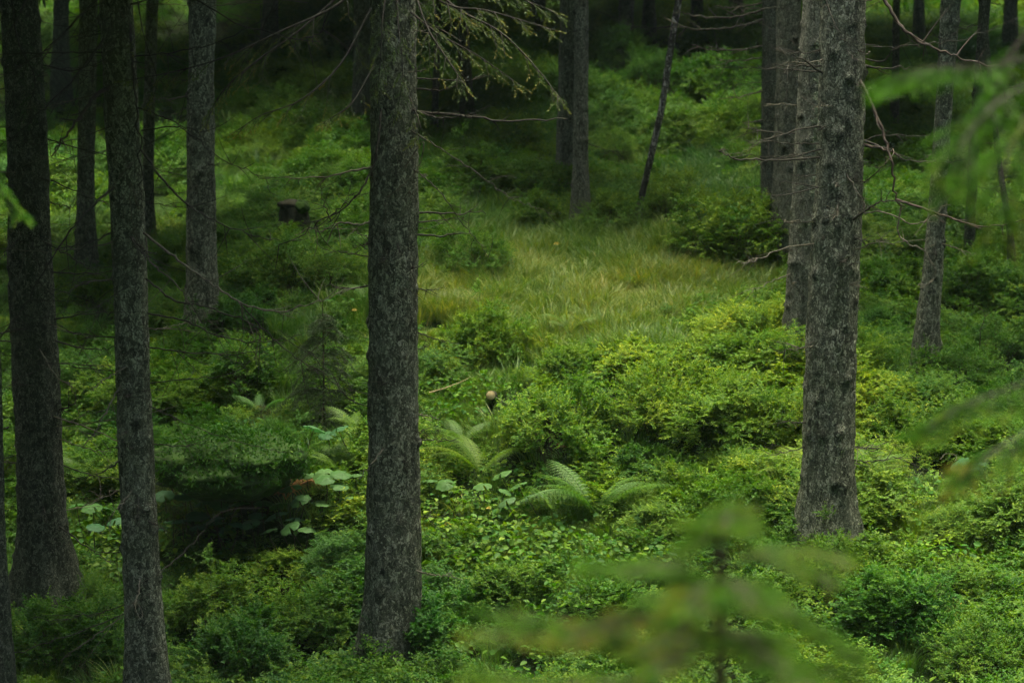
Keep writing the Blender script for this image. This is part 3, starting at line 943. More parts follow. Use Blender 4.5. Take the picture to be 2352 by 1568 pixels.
# background pairs
make_tree('spruce_tree', 'pale grey trunk of the background pair, the broader one behind on the left', 35.8,
          [(-60, 1287, 1330), (0, 1286, 1330), (200, 1282, 1326), (390, 1276, 1322), (410, 1274, 1324)], 'bark_fine', crown=0, crown_at=2.0, knots=20, sides=32, seed=10)
make_tree('spruce_tree', 'slim front trunk of the background pair reaching lower into the bushes', 33.2,
          [(-60, 1320, 1351), (0, 1319, 1351), (200, 1318, 1352), (380, 1316, 1351), (480, 1313, 1354)], 'bark_fine', crown=2, crown_at=2.5, knots=20, sides=28, seed=11, auto=4)
make_tree('spruce_tree', 'short visible foot of a dark trunk high up on the slope', 51.0,
          [(-60, 1418, 1460), (0, 1420, 1458), (60, 1421, 1454), (120, 1418, 1456)], 'bark_dark', crown=1, knots=10, sides=24, seed=12)
make_tree('birch_sapling', 'thin mottled sapling leaning to the right behind the grassy patch', 33.0,
          [(-60, 1562, 1578), (0, 1551, 1567), (120, 1532, 1547), (250, 1512, 1527), (350, 1490, 1505), (420, 1474, 1488), (480, 1460, 1474)], 'bark_mottled',
          top=9, crown=None, knots=6, sides=16, seed=13, auto=2, cat='sapling', group=None)
make_tree('spruce_tree', 'slim trunk at the left of the right-hand cluster', 32.0,
          [(-60, 1753, 1786), (0, 1752, 1785), (250, 1749, 1783), (480, 1747, 1781), (505, 1745, 1784)], 'bark_fine', crown=2, crown_at=2.5, knots=25, sides=28, seed=14,
          dead=[
    ([(1758, 22, 0), (1680, 40, -.3), (1600, 38, -.5), (1555, 28, -.6)], 4.5, {'tw': 4, 'tl': .2, 'mat': 'twig_pale'}),
    ([(1758, 45, 0), (1690, 62, -.3), (1600, 68, -.5), (1530, 45, -.6)], 5, {'tw': 5, 'tl': .2, 'mat': 'twig_pale'}),
    ([(1758, 104, 0), (1700, 115, -.2), (1640, 114, -.4), (1588, 106, -.5)], 4, {'tw': 5, 'tl': .2, 'mat': 'twig_pale'}),
    ([(1758, 132, 0), (1700, 140, -.2), (1650, 138, -.4)], 4, {'tw': 4, 'tl': .2, 'mat': 'twig_pale'}),
    ([(1758, 208, 0), (1720, 216, -.2), (1675, 232, -.4)], 4, {'tw': 3, 'tl': .2, 'mat': 'twig_pale'}),
    ([(1758, 275, 0), (1730, 280, -.2), (1705, 284, -.2)], 4, {'tw': 0, 'mat': 'twig_pale'}),
    ([(1758, 5, 0), (1690, 18, -.3), (1640, 15, -.4)], 4, {'tw': 3, 'tl': .2, 'mat': 'twig_pale'}),
    ([(1756, 425, 0), (1720, 430, -.2), (1690, 428, -.2)], 2.5, {'tw': 3, 'tl': .2}),
], auto=4, side_bias=-1)
make_tree('spruce_tree', 'rough trunk second from the left in the right-hand cluster, ending above a bush', 30.5,
          [(-60, 1788, 1842), (0, 1786, 1840), (250, 1780, 1836), (400, 1776, 1832), (500, 1772, 1830)], 'bark_fine', crown=2, crown_at=2.5, knots=60, sides=32, seed=15, auto=14, side_bias=-1)
make_tree('spruce_tree', 'trunk pressed close behind the thick right-hand spruce, foot among bright bushes', 25.0,
          [(-60, 1848, 1908), (0, 1845, 1906), (250, 1830, 1890), (450, 1820, 1880), (600, 1811, 1873), (720, 1802, 1862), (800, 1794, 1856), (830, 1788, 1860)],
          'bark_fine', crown=None, knots=60, sides=36, seed=16, auto=12, side_bias=-1)
make_tree('spruce_tree', 'bare leaning trunk at far right with its foot behind low bushes', 25.5,
          [(-60, 2166, 2212), (0, 2162, 2206), (250, 2148, 2186), (420, 2138, 2176), (600, 2122, 2167), (740, 2103, 2158), (840, 2094, 2156)], 'bark', crown=1, crown_at=2.0,
          knots=50, sides=36, seed=17, auto=10)
make_tree('spruce_tree', 'narrow dark trunk right of the bare leaning trunk', 31.5,
          [(-60, 2252, 2282), (0, 2250, 2276), (250, 2232, 2256), (400, 2222, 2245), (590, 2212, 2238), (610, 2210, 2240)], 'bark_dark', crown=1, crown_at=1.5, knots=15, sides=24, seed=18, auto=5)
make_tree('spruce_tree', 'thin dark trunk seen between the thick right-hand spruce and the bare leaning trunk', 41.0,
          [(-60, 2052, 2068), (0, 2051, 2067), (150, 2049, 2066), (290, 2044, 2064)], 'bark_dark', crown=0, knots=6, sides=20, seed=19)
make_tree('spruce_tree', 'crooked thin dark stem near the right edge of the wood', 31.0,
          [(-60, 2240, 2256), (200, 2268, 2282), (400, 2292, 2305), (520, 2312, 2326), (610, 2316, 2334)], 'bark_dark', crown=None, top=12, knots=6, sides=16, seed=20, auto=4)
make_tree('spruce_tree', 'thin trunk far back right of the middle trunk, under the hanging boughs', 42.0,
          [(-60, 1000, 1015), (0, 999, 1014), (140, 996, 1011), (300, 988, 1006), (325, 984, 1008)], 'bark_dark', crown=0, knots=6, sides=20, seed=21)
make_tree('spruce_tree', 'second thin trunk far back under the hanging boughs, foot flared to the right', 43.0,
          [(-60, 1050, 1076), (0, 1050, 1076), (140, 1052, 1080), (250, 1056, 1090), (305, 1060, 1106)], 'bark_dark', crown=0, knots=6, sides=20, seed=22)
for i, (x, yb, wd, Y, lab) in enumerate([
    (1600, 40, 26, 54, 'dusky trunk high on the slope right of the leaning sapling top'),
    (620, 70, 34, 53, 'dusky trunk in the upper left gloom left of the hanging boughs'),
    (1130, 20, 26, 55, 'dusky trunk high behind the right-hand hanging boughs'),
    (140, 130, 34, 47, 'black trunk in the top left corner between the near trunks'),
    (1690, 20, 30, 55, 'dusky trunk beside the dead twigs of the right-hand cluster'),
    (2110, 60, 24, 50, 'dusky trunk far up the slope right of the thick spruce'),
    (1235, 30, 30, 53, 'dusky trunk just left of the pale background pair'),
    (1490, 25, 26, 53, 'dusky trunk between the high short trunk and the leaning sapling'),
    (2320, 70, 30, 49, 'dusky trunk in the top right corner behind the blurred boughs'),
    (930, 60, 30, 50, 'dusky trunk mostly hidden behind the top of the middle trunk')]):
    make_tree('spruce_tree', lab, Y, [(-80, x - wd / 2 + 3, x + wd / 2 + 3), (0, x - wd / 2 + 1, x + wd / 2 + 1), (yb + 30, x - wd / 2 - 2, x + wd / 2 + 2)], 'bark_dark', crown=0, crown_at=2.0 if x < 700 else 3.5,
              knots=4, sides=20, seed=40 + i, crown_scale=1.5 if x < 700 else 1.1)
# ------------------------------------------------------------------ lichen tufts on the right-hand spruce
rt = [o for o in COL.objects if o.get('label', '').startswith('thick grey spruce')][0]
lm = MB()
r_ = np.random.default_rng(77)
P, D = [], []
for _ in range(150):
    py = np.clip(r_.normal(330, 120), 20, 760)
    if r_.random() < 0.2:
        py = r_.normal(445, 12)
    s = r_.uniform(-1, 1)
    xl, xr = np.interp(py, [0, 450, 800], [1885, 1872, 1852]), np.interp(py, [0, 450, 800], [1987, 1978, 1966])
    rr = (xr - xl) / 2
    a = math.asin(np.clip(s, -1, 1)) if r_.random() < 0.6 else -PI / 2 * r_.uniform(0.6, 1.0)
    c = unproj((xl + xr) / 2 + rr * math.sin(a), py, 19.0)
    rm = rr * 19.0 / FPX
    c[1] = 19.0 - rm * math.cos(a) * 1.0
    n = r_.integers(14, 40)
    P.append(c + r_.normal(size=(n, 3)) * np.array([0.016, 0.008, 0.011]))
    D.append(np.array([math.sin(a), -math.cos(a), -0.3]) + r_.normal(size=(n, 3)) * 0.7)
P, D = np.concatenate(P), np.concatenate(D)
add_leaves(lm, P, D, r_.normal(size=P.shape), r_.uniform(0.010, 0.026, len(P)), 0.008, 0.3)
lo = lm.build('lichen', M['lichen'], rt, False, np.array(rt.location))
lo['kind'] = 'stuff'


# ------------------------------------------------------------------ bilberry bushes
def shrub_parts(seed, rad, hgt, K, twigs, leaves, lsize, filler=60, low=0.22):
    r_ = np.random.default_rng(seed)
    st, lf = MB(), MB()
    P, D, N, V = [], [], [], []
    ph = r_.uniform(0, 6.28, 6)
    for k in range(K + filler):
        a = r_.uniform(0, 2 * PI)
        el = math.asin(r_.uniform(low, 1.0)) if k < K else math.asin(r_.uniform(low, 0.9))
        lump = 1 + 0.16 * math.sin(2 * a + ph[0]) + 0.12 * math.sin(3 * a + ph[1]) + 0.10 * math.sin(5 * el + ph[2])
        rr = lump * (r_.uniform(0.74, 1.04) if k < K else r_.uniform(0.55, 0.98))
        o = np.array([math.cos(a) * math.cos(el) * rad * rr, math.sin(a) * math.cos(el) * rad * rr, math.sin(el) * hgt * rr])
        out = unit(np.array([math.cos(a) * math.cos(el), math.sin(a) * math.cos(el), math.sin(el) * 0.9 + 0.25]))
        if k < K:
            t = np.linspace(0, 1, 5)[:, None]
            root = np.array([o[0] * 0.25, o[1] * 0.25, -0.05])
            mid = root * 0.4 + o * 0.6 + np.array([0, 0, 0.06])
            tube(st, smooth_line(np.array([root, mid, o]), 3), np.linspace(0.004, 0.0018, 7), 4)
        bv = r_.normal() * 0.16
        for _ in range(twigs if k < K else max(2, twigs // 3)):
            d = unit(out * 0.7 + r_.normal(size=3) * np.array([0.8, 0.8, 0.38]))
            L = r_.uniform(0.6, 1.2) * 0.15
            s0 = o + r_.normal(size=3) * np.array([0.035, 0.035, 0.022])
            tt = (np.arange(leaves) + 0.5) / leaves
            pos = s0 + d * L * tt[:, None] + np.array([0, 0, -0.03]) * tt[:, None] ** 2
            sd = unit(np.cross(d, np.array([0, 0, 1.0])))
            sg = np.where(np.arange(leaves) % 2 == 0, 1, -1)[:, None]
            P.append(pos)
            D.append(d * 0.6 + sd * sg * 0.9 + r_.normal(size=(leaves, 3)) * 0.25)
            N.append(np.array([0, 0, 1.0]) + out * 0.35 + r_.normal(size=(leaves, 3)) * 0.3)
            V.append(np.clip(0.42 + bv + 0.17 * r_.normal(size=leaves) + 0.2 * tt, 0, 1))
    P, D, N, V = map(np.concatenate, (P, D, N, V))
    sz = lsize * r_.uniform(0.7, 1.15, len(P))
    add_leaves(lf, P, D, N, sz, sz * 0.62, 0.14, V, 0.12)
    return st, lf


BUSH = []
for i in range(6):
    st, lf = shrub_parts(200 + i, 0.55, 0.46, 70, 14, 13, [0.026, 0.030, 0.022, 0.027, 0.024, 0.033][i], 80, 0.34)
    BUSH.append((st.mesh('stems', M['stem'], True), lf.mesh('foliage', M['bush']), lf))
BG = 'bilberry bushes of the undergrowth'
# picture x, picture y of the foot, width and height in the picture, tint, label
YG, MG, DG, BGN = (1.75, 1.42, 0.9, 1), (1.12, 1.1, 1, 1), (0.8, 0.92, 0.85, 1), (0.62, 0.9, 1.1, 1)  # yellow-green raised so the leaf colour adds to the pool of light
bushes = [
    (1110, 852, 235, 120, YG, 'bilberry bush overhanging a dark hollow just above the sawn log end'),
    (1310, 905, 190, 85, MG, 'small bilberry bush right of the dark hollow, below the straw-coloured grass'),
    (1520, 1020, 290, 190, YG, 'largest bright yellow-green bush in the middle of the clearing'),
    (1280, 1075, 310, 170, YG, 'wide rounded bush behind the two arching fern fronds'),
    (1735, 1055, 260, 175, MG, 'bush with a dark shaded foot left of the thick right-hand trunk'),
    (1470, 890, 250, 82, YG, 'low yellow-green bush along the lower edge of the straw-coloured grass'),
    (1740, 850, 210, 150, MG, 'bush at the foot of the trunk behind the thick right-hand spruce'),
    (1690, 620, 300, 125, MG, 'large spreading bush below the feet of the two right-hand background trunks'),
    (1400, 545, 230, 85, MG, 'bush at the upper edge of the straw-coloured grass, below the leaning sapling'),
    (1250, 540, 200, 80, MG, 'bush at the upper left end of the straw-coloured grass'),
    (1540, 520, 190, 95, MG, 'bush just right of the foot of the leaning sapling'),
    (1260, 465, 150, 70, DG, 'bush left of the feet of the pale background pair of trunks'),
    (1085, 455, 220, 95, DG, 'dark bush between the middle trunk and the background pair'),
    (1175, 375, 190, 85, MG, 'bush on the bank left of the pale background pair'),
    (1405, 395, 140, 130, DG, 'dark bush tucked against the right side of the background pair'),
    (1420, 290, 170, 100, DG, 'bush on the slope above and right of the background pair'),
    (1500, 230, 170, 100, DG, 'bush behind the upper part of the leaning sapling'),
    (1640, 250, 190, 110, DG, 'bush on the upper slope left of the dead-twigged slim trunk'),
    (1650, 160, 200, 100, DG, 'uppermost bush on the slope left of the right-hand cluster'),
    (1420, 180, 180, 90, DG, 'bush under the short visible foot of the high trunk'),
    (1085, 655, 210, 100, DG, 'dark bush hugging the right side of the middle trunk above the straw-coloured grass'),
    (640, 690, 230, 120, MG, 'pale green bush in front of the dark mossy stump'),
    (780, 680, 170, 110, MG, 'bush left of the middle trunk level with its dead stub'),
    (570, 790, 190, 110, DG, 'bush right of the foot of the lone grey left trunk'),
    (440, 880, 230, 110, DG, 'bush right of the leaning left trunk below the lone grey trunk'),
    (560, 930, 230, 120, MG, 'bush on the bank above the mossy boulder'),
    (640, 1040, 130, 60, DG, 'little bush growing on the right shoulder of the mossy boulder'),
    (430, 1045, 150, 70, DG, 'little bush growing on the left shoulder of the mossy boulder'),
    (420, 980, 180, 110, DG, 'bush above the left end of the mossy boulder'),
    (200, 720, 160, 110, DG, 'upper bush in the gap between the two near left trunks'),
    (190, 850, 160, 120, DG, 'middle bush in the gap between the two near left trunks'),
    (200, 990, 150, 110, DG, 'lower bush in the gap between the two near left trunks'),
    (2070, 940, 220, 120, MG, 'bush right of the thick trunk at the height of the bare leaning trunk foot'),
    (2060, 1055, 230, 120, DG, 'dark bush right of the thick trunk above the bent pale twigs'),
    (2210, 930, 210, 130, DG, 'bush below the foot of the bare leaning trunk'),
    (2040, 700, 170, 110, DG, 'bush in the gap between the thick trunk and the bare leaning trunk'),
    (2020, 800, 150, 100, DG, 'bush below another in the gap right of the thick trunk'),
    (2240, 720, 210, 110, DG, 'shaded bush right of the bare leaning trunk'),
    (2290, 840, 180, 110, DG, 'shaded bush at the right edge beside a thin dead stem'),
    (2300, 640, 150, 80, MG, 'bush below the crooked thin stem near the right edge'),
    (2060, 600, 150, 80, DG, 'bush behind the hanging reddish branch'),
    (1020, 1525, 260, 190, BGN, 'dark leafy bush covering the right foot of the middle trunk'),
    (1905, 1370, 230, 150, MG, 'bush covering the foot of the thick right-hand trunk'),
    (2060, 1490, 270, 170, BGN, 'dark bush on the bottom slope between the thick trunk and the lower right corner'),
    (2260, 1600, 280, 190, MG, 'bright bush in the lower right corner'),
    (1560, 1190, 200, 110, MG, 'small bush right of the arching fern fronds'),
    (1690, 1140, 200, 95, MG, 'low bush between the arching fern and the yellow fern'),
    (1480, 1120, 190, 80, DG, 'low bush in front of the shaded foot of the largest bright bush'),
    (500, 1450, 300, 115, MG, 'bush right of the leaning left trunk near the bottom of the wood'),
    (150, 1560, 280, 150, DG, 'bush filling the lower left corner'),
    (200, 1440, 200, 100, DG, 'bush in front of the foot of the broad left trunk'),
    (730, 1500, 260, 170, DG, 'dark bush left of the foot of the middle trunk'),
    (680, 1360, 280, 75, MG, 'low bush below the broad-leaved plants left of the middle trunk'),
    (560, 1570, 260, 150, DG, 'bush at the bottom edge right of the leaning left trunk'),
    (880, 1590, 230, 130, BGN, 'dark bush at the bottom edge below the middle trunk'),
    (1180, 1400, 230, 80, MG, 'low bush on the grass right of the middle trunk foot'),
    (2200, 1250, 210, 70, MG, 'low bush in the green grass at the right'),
]
R1 = np.random.default_rng(5)
bush_at = []
for i, (px, py, wp, hp, tint, lab) in enumerate(bushes):
    p = on_ground(px, py - hp * 0.12)
    t = thing('bilberry_bush', lab, 'bush', p - np.array([0, 0, 0.04]), BG)
    s = wp * depth_at(py, p[1]) / FPX / 1.22
    sz = hp * 1.25 * depth_at(py, p[1]) / FPX / 0.50
    t.scale = (s, s, float(np.clip(sz, 0.75 * s, 1.5 * s)))
    t.rotation_euler = (0, 0, R1.uniform(0, 6.28))
    bush_at.append((p[0], p[1], 0.5 * wp * depth_at(py, p[1]) / FPX))
    st, lf = BUSH[i % 6][:2]
    a = link('stems', st, t)
    b = link('foliage', lf, t)
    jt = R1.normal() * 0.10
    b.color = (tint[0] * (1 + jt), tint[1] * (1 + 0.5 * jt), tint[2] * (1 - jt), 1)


# ------------------------------------------------------------------ ferns
def frond_mesh(L, seed, n=17, droop=0.9, mat='fern', lift=1.0):
    r_ = np.random.default_rng(seed)
    mb = MB()
    s = np.linspace(0, 1, 22)
    ang = 1.05 * lift - droop * 1.5 * s ** 1.3
    dy, dz = np.cos(ang), np.sin(ang)
    y = np.concatenate([[0], np.cumsum((dy[1:] + dy[:-1]) / 2)]) * L / 21
    z = np.concatenate([[0], np.cumsum((dz[1:] + dz[:-1]) / 2)]) * L / 21
    x = 0.03 * L * np.sin(s * 2 + r_.uniform(0, 6))
    line = np.stack([x, y, z], -1)
    tube(mb, line, np.linspace(0.0035, 0.001, 22), 4, 0.4)
    P, D, N, Ls = [], [], [], []
    for k in range(n):
        t = 0.16 + 0.84 * k / n
        p = np.array([np.interp(t, s, line[:, c]) for c in range(3)])
        i = min(int(t * 21), 20)
        T = unit(line[i + 1] - line[i])
        up = unit(np.cross(np.array([1.0, 0, 0]), T))
        wl = 0.25 * L * (np.sin(PI * (0.12 + 0.88 * (k + 0.6) / n)) ** 0.75) * (1.0 - 0.35 * t)
        for sg in (1, -1):
            pd = unit(np.array([sg, 0, 0]) + T * (0.30 + 0.35 * t) - up * 0.15)
            q = np.linspace(0.04, 1, 11)[:, None]
            pp = p + pd * wl * q - np.array([0, 0, 1]) * wl * 0.28 * q ** 2
            for sg2 in (1, -1):
                P.append(pp)
                pt = unit(np.cross(up, pd)) * sg2
                D.append(np.repeat((pt + pd * 0.45)[None], 11, 0))
                N.append(np.repeat(up[None], 11, 0))
                Ls.append((0.17 * wl * (1.1 - q[:, 0])).clip(0.004))
    P, D, N, Ls = map(np.concatenate, (P, D, N, Ls))
    add_leaves(mb, P, D, N, Ls, np.maximum(Ls * 0.7, 0.009), 0.1, np.clip(0.5 + 0.15 * r_.normal(size=len(P)), 0, 1), 0.1)
    return mb.mesh('frond', M[mat])


FROND = [frond_mesh(0.72, 300 + i, droop=d, lift=l) for i, (d, l) in enumerate([(0.85, 1.0), (1.0, 1.0), (0.7, 0.85), (1.15, 1.1)])]
FROND_DRY = [frond_mesh(0.5, 340, 18, 1.2, 'dry')]
FG = 'ferns of the undergrowth'


def fern(px, py, size, az, label, tint=(1, 1, 1, 1), protos=None, group=FG, lift=0.0, name='fern'):
    p = on_ground(px, py) + np.array([0, 0, lift])
    size = size * 1.0
    bush_at.append((p[0], p[1], 0.28 * size))
    t = thing(name, label, 'fern', p, group)
    for k, a in enumerate(az):
        f = link('frond', (protos or FROND)[k % len(protos or FROND)], t)
        f.rotation_euler = (R1.uniform(-0.12, 0.12), R1.uniform(-0.25, 0.25), math.radians(a) + R1.uniform(-0.1, 0.1))
        s = size * R1.uniform(0.85, 1.15)
        f.scale = (s, s, s)
        f.color = tint
    return t


# azimuth 0 = away from the viewer, 90 = to the left
fern(1370, 1215, 1.0, [75, 100, 38, -75, -50, 118, -105], 'green fern with long fronds arching to both sides below the wide rounded bush', (1.0, 1.05, 1.0, 1), lift=0.12)
fern(1105, 1130, 0.85, [60, 95, -60, -95, 35, 115], 'yellowish fern on the bank just right of the middle trunk', (1.15, 1.02, .9, 1), lift=0.12)
fern(1060, 1060, 0.6, [80, 30, -40, -80, 140], 'small fern close to the right edge of the middle trunk', (1, 1, 1, 1), lift=0.1)
fern(1850, 1170, 0.95, [80, 50, 105, 20, 65, 130, -20], 'bright yellow fern fanning out left of the thick right-hand trunk foot', (1.75, 1.3, .7, 1), lift=0.15)
fern(1965, 1160, 0.8, [-70, -100, -45, -20, -85], 'fern with arching fronds right of the thick right-hand trunk foot', (1.3, 1.2, .8, 1), lift=0.15)
fern(1310, 790, 0.55, [0, 60, -60, 100, -100], 'little yellow-green fern at the lower edge of the straw-coloured grass', (1.35, 1.15, .8, 1), lift=0.1)
fern(1280, 1195, 0.6, [85, 110, 40, -30], 'small fern low in the grass left of the long arching fronds', (.95, 1, 1, 1), lift=0.05)
fern(785, 1110, 0.6, [70, 40, 100, 0, -40, -80], 'bright fern left of the middle trunk beside the russet fern', (1.15, 1.15, .8, 1), lift=0.1)
fern(825, 1035, 0.55, [50, 90, 10, -50, -100], 'fern half behind the left edge of the middle trunk', (1.1, 1.1, .8, 1), lift=0.15)
fern(215, 1165, 0.7, [60, 95, 20, -60, -95], 'dark fern between the two near left trunks', (.8, .9, .9, 1), lift=0.2)
fern(235, 1060, 0.55, [70, 0, -70, 110], 'dark fern above another between the two near left trunks', (.75, .9, .9, 1), lift=0.15)
fern(600, 985, 0.5, [60, 100, 10, -60, -110], 'small fern growing on top of the mossy boulder', (.8, 1, 1.1, 1), lift=0.12)
fern(840, 720, 0.5, [70, 30, 100, -20], 'fern peeping out left of the middle trunk at the height of the straw-coloured grass', (1.1, 1.1, .9, 1), lift=0.1)
fern(655, 450, 0.8, [60, 0, -60, 110, -110], 'pale fern in the mossy clearing at the upper left', (.9, 1.0, .9, 1), lift=0.1)
fern(825, 1240, 0.5, [60, 100, 20, -30], 'small fern at the left of the middle trunk near the broad-leaved plants', (1, 1, .9, 1), lift=0.1)
fern(660, 1185, 1.0, [75, 60, -75, -50, 95, 20], 'withered russet fern in front of the dark hollow', (1, 1, 1, 1), FROND_DRY, None, 0.12)
fern(1325, 1085, 0.45, [80, 60, 105], 'withered orange frond standing against the wide rounded bush', (1, 1, 1, 1), FROND_DRY, None, 0.16)


# ------------------------------------------------------------------ broad-leaved plants
def broad_leaf(rad, seed):
    r_ = np.random.default_rng(seed)
    nr, na = 6, 22
    th = np.linspace(0.22, 2 * PI - 0.22, na)
    V = []
    for i in range(nr):
        q = i / (nr - 1)
        edge = 1 + 0.05 * np.sin(th * 9 + seed) + 0.16 * np.cos(th - PI)
        x = q * rad * edge * np.cos(th) + rad * 0.12
        y = q * rad * edge * np.sin(th)
        z = -rad * (0.30 * q ** 2 + 0.05 * q * np.cos(th * 7)) + 0.03 * rad * r_.normal()
        V.append(np.stack([x, y, z], -1))
    V = np.concatenate(V)
    i, j = np.meshgrid(np.arange(nr - 1), np.arange(na - 1), indexing='ij')
    b = (i * na + j).ravel()
    mb = MB()
    mb.add(V, np.stack([b, b + na, b + na + 1, b + 1], -1), np.tile(0.5 + 0.2 * np.cos(th * 7), nr))
    return mb


BROAD = [broad_leaf(0.1, i).mesh('leaf', M['broad'], True) for i in range(3)]
stalk = MB()
tube(stalk, np.array([[0, 0, 0], [0.01, 0, -0.15], [-0.02, 0, -0.4]]), [0.003, 0.004, 0.005], 5)
STALK = stalk.mesh('stalk', M['stem'], True)
WG = 'broad-leaved butterbur plants'


def butterbur(px, py, leaves, label, tint=(1, 1, 1, 1), group=WG):
    p = on_ground(px, py) + np.array([0, 0, 0.12 if px < 850 else 0.06])
    t = thing('butterbur_plant', label, 'plant', p, group)
    for dx, dz, s in leaves:
        lf = link('leaf', BROAD[R1.integers(3)], t)
        lf.location = (dx, R1.uniform(-0.15, 0.15), 0.22 + dz)
        s = s * 1.0
        lf.scale = (s, s, s)
        lf.rotation_euler = (R1.uniform(-0.1, 0.55), R1.uniform(-0.35, 0.35), R1.uniform(0, 6.28) if R1.random() < .5 else -PI / 2 + R1.normal() * .5)
        kk = 1.15 if px < 850 else 1.0  # leaf colour lightened on the left to make up for the shade
        lf.color = (tint[0] * kk, tint[1] * kk, tint[2] * kk, 1)
        st = link('stalk', STALK, lf)
        st.scale = (1 / s, 1 / s, (0.22 + dz) / 0.36 / s)


butterbur(540, 1195, [(-.12, .10, 1.0), (.06, .12, .95), (.2, .06, .8), (-.02, -.02, .9), (.12, 0, .7)], 'pale broad-leaved plant standing out against the dark hollow', (.8, 1, 1.15, 1))
butterbur(430, 1250, [(-.2, .05, .9), (0, .08, 1.0), (.15, .02, .9), (.3, .08, .8)], 'broad-leaved plant just right of the leaning left trunk', (.8, 1, 1, 1))
butterbur(620, 1225, [(-.2, .06, .9), (0, .08, .9), (.18, .06, 1.0), (.3, 0, .7)], 'broad-leaved plant at the front rim of the dark hollow', (1, 1.05, .8, 1))
butterbur(730, 1200, [(-.1, .05, .9), (.08, .08, .9), (.2, .02, .8)], 'broad-leaved plant under the russet fern', (1, 1.1, .8, 1))
butterbur(750, 1100, [(-.1, .1, 1.0), (.1, .1, .9), (0, .02, .8)], 'broad-leaved plant behind the russet fern', (.8, 1, 1, 1))
butterbur(500, 1290, [(-.2, 0, .9), (-.02, .03, 1.0), (.2, 0, .9), (.33, .03, .8)], 'greyish broad-leaved plant amid low herbs right of the leaning left trunk', (.75, .95, 1, 1))
butterbur(620, 1290, [(-.15, 0, .9), (.05, .03, 1.1), (.22, 0, .8)], 'broad-leaved plant in the low herbs below the hollow', (.85, 1, .9, 1))
butterbur(480, 1230, [(-.15, .05, .8), (0, .1, 1.0), (.14, .04, .8)], 'broad-leaved plant at the left end of the hollow rim', (.8, 1, 1, 1))
butterbur(680, 1270, [(-.15, .02, .8), (.03, .06, .9), (.2, .02, .8)], 'broad-leaved plant below the withered russet fern', (1, 1.1, .8, 1))
butterbur(770, 1260, [(-.1, .02, .7), (.08, .05, .8)], 'small broad-leaved plant near the left edge of the middle trunk', (1, 1.05, .8, 1))
butterbur(400, 1310, [(-.12, .02, .8), (.06, .04, .9), (.2, 0, .7)], 'dim broad-leaved plant touching the leaning left trunk low down', (.7, .9, 1, 1))
butterbur(560, 1260, [(-.2, .02, .9), (-.02, .06, 1.0), (.17, .03, .9)], 'broad-leaved plant in the middle of the leafy patch below the hollow', (.85, 1, .95, 1))
butterbur(440, 1300, [(-.14, .02, .9), (.05, .05, 1.0), (.22, .01, .8)], 'broad-leaved plant low in the leafy patch near the leaning left trunk', (.8, 1, 1, 1))
butterbur(660, 1310, [(-.15, .0, .8), (.03, .04, .9), (.18, .02, .8)], 'broad-leaved plant at the lower edge of the leafy patch', (.95, 1.05, .85, 1))
butterbur(770, 1190, [(-.1, .04, .9), (.06, .07, .9), (.17, .02, .7)], 'broad-leaved plant near the bright fern left of the middle trunk', (1, 1.1, .8, 1))
butterbur(200, 1260, [(-.1, .03, .8), (.06, .05, .9), (.17, 0, .7)], 'broad-leaved plant right of the foot of the broad left trunk', (.9, 1.1, .7, 1))
butterbur(245, 1300, [(-.08, 0, .8), (.08, .03, .9)], 'low broad-leaved plant between the near left trunk feet', (.7, .95, 1, 1))
butterbur(1150, 1190, [(-.15, .02, .8), (0, .05, .9), (.14, 0, .8), (.05, -.05, .7)], 'broad-leaved plant in the grass right of the middle trunk, beside a yellow leaf', (1, 1.1, .7, 1))
butterbur(1195, 1230, [(-.12, 0, .8), (.05, .02, .7)], 'low broad-leaved plant in front of the small fern', (1, 1, .9, 1))
butterbur(1000, 1190, [(-.05, .02, .7), (.08, 0, .8)], 'broad-leaved plant against the right edge of the middle trunk', (1, 1.1, .7, 1))
butterbur(2010, 1195, [(-.05, 0, .8), (.1, .02, .7)], 'broad-leaved plant under the arching fronds right of the thick trunk', (1, 1.1, .7, 1))
butterbur(2205, 1140, [(-.05, .03, .9), (.12, 0, .8)], 'grey-green broad-leaved plant in the grass near the right edge', (.8, 1, 1.1, 1))

# ------------------------------------------------------------------ stump, boulder, log, fallen things


def blob(rx, ry, rz, seed, amp=0.18, freq=2.2, nu=40, nv=24):
    u = np.linspace(0, 2 * PI, nu, endpoint=False)
    v = np.linspace(-PI / 2 + 0.02, PI / 2 - 0.02, nv)
    U, Vv = np.meshgrid(u, v)
    d = np.stack([np.cos(U) * np.cos(Vv), np.sin(U) * np.cos(Vv), np.sin(Vv)], -1)
    r = 1 + amp * 2 * (vnoise(d * freq + 5, seed) - 0.5) + amp * (vnoise(d * freq * 3 + 9, seed) - 0.5)
    V = d * r[..., None] * np.array([rx, ry, rz])
    i, j = np.meshgrid(np.arange(nv - 1), np.arange(nu), indexing='ij')
    k = (j + 1) % nu
    mb = MB()
    mb.add(V.reshape(-1, 3), np.stack([(i * nu + j), (i * nu + k), ((i + 1) * nu + k), ((i + 1) * nu + j)], -1).reshape(-1, 4))
    return mb


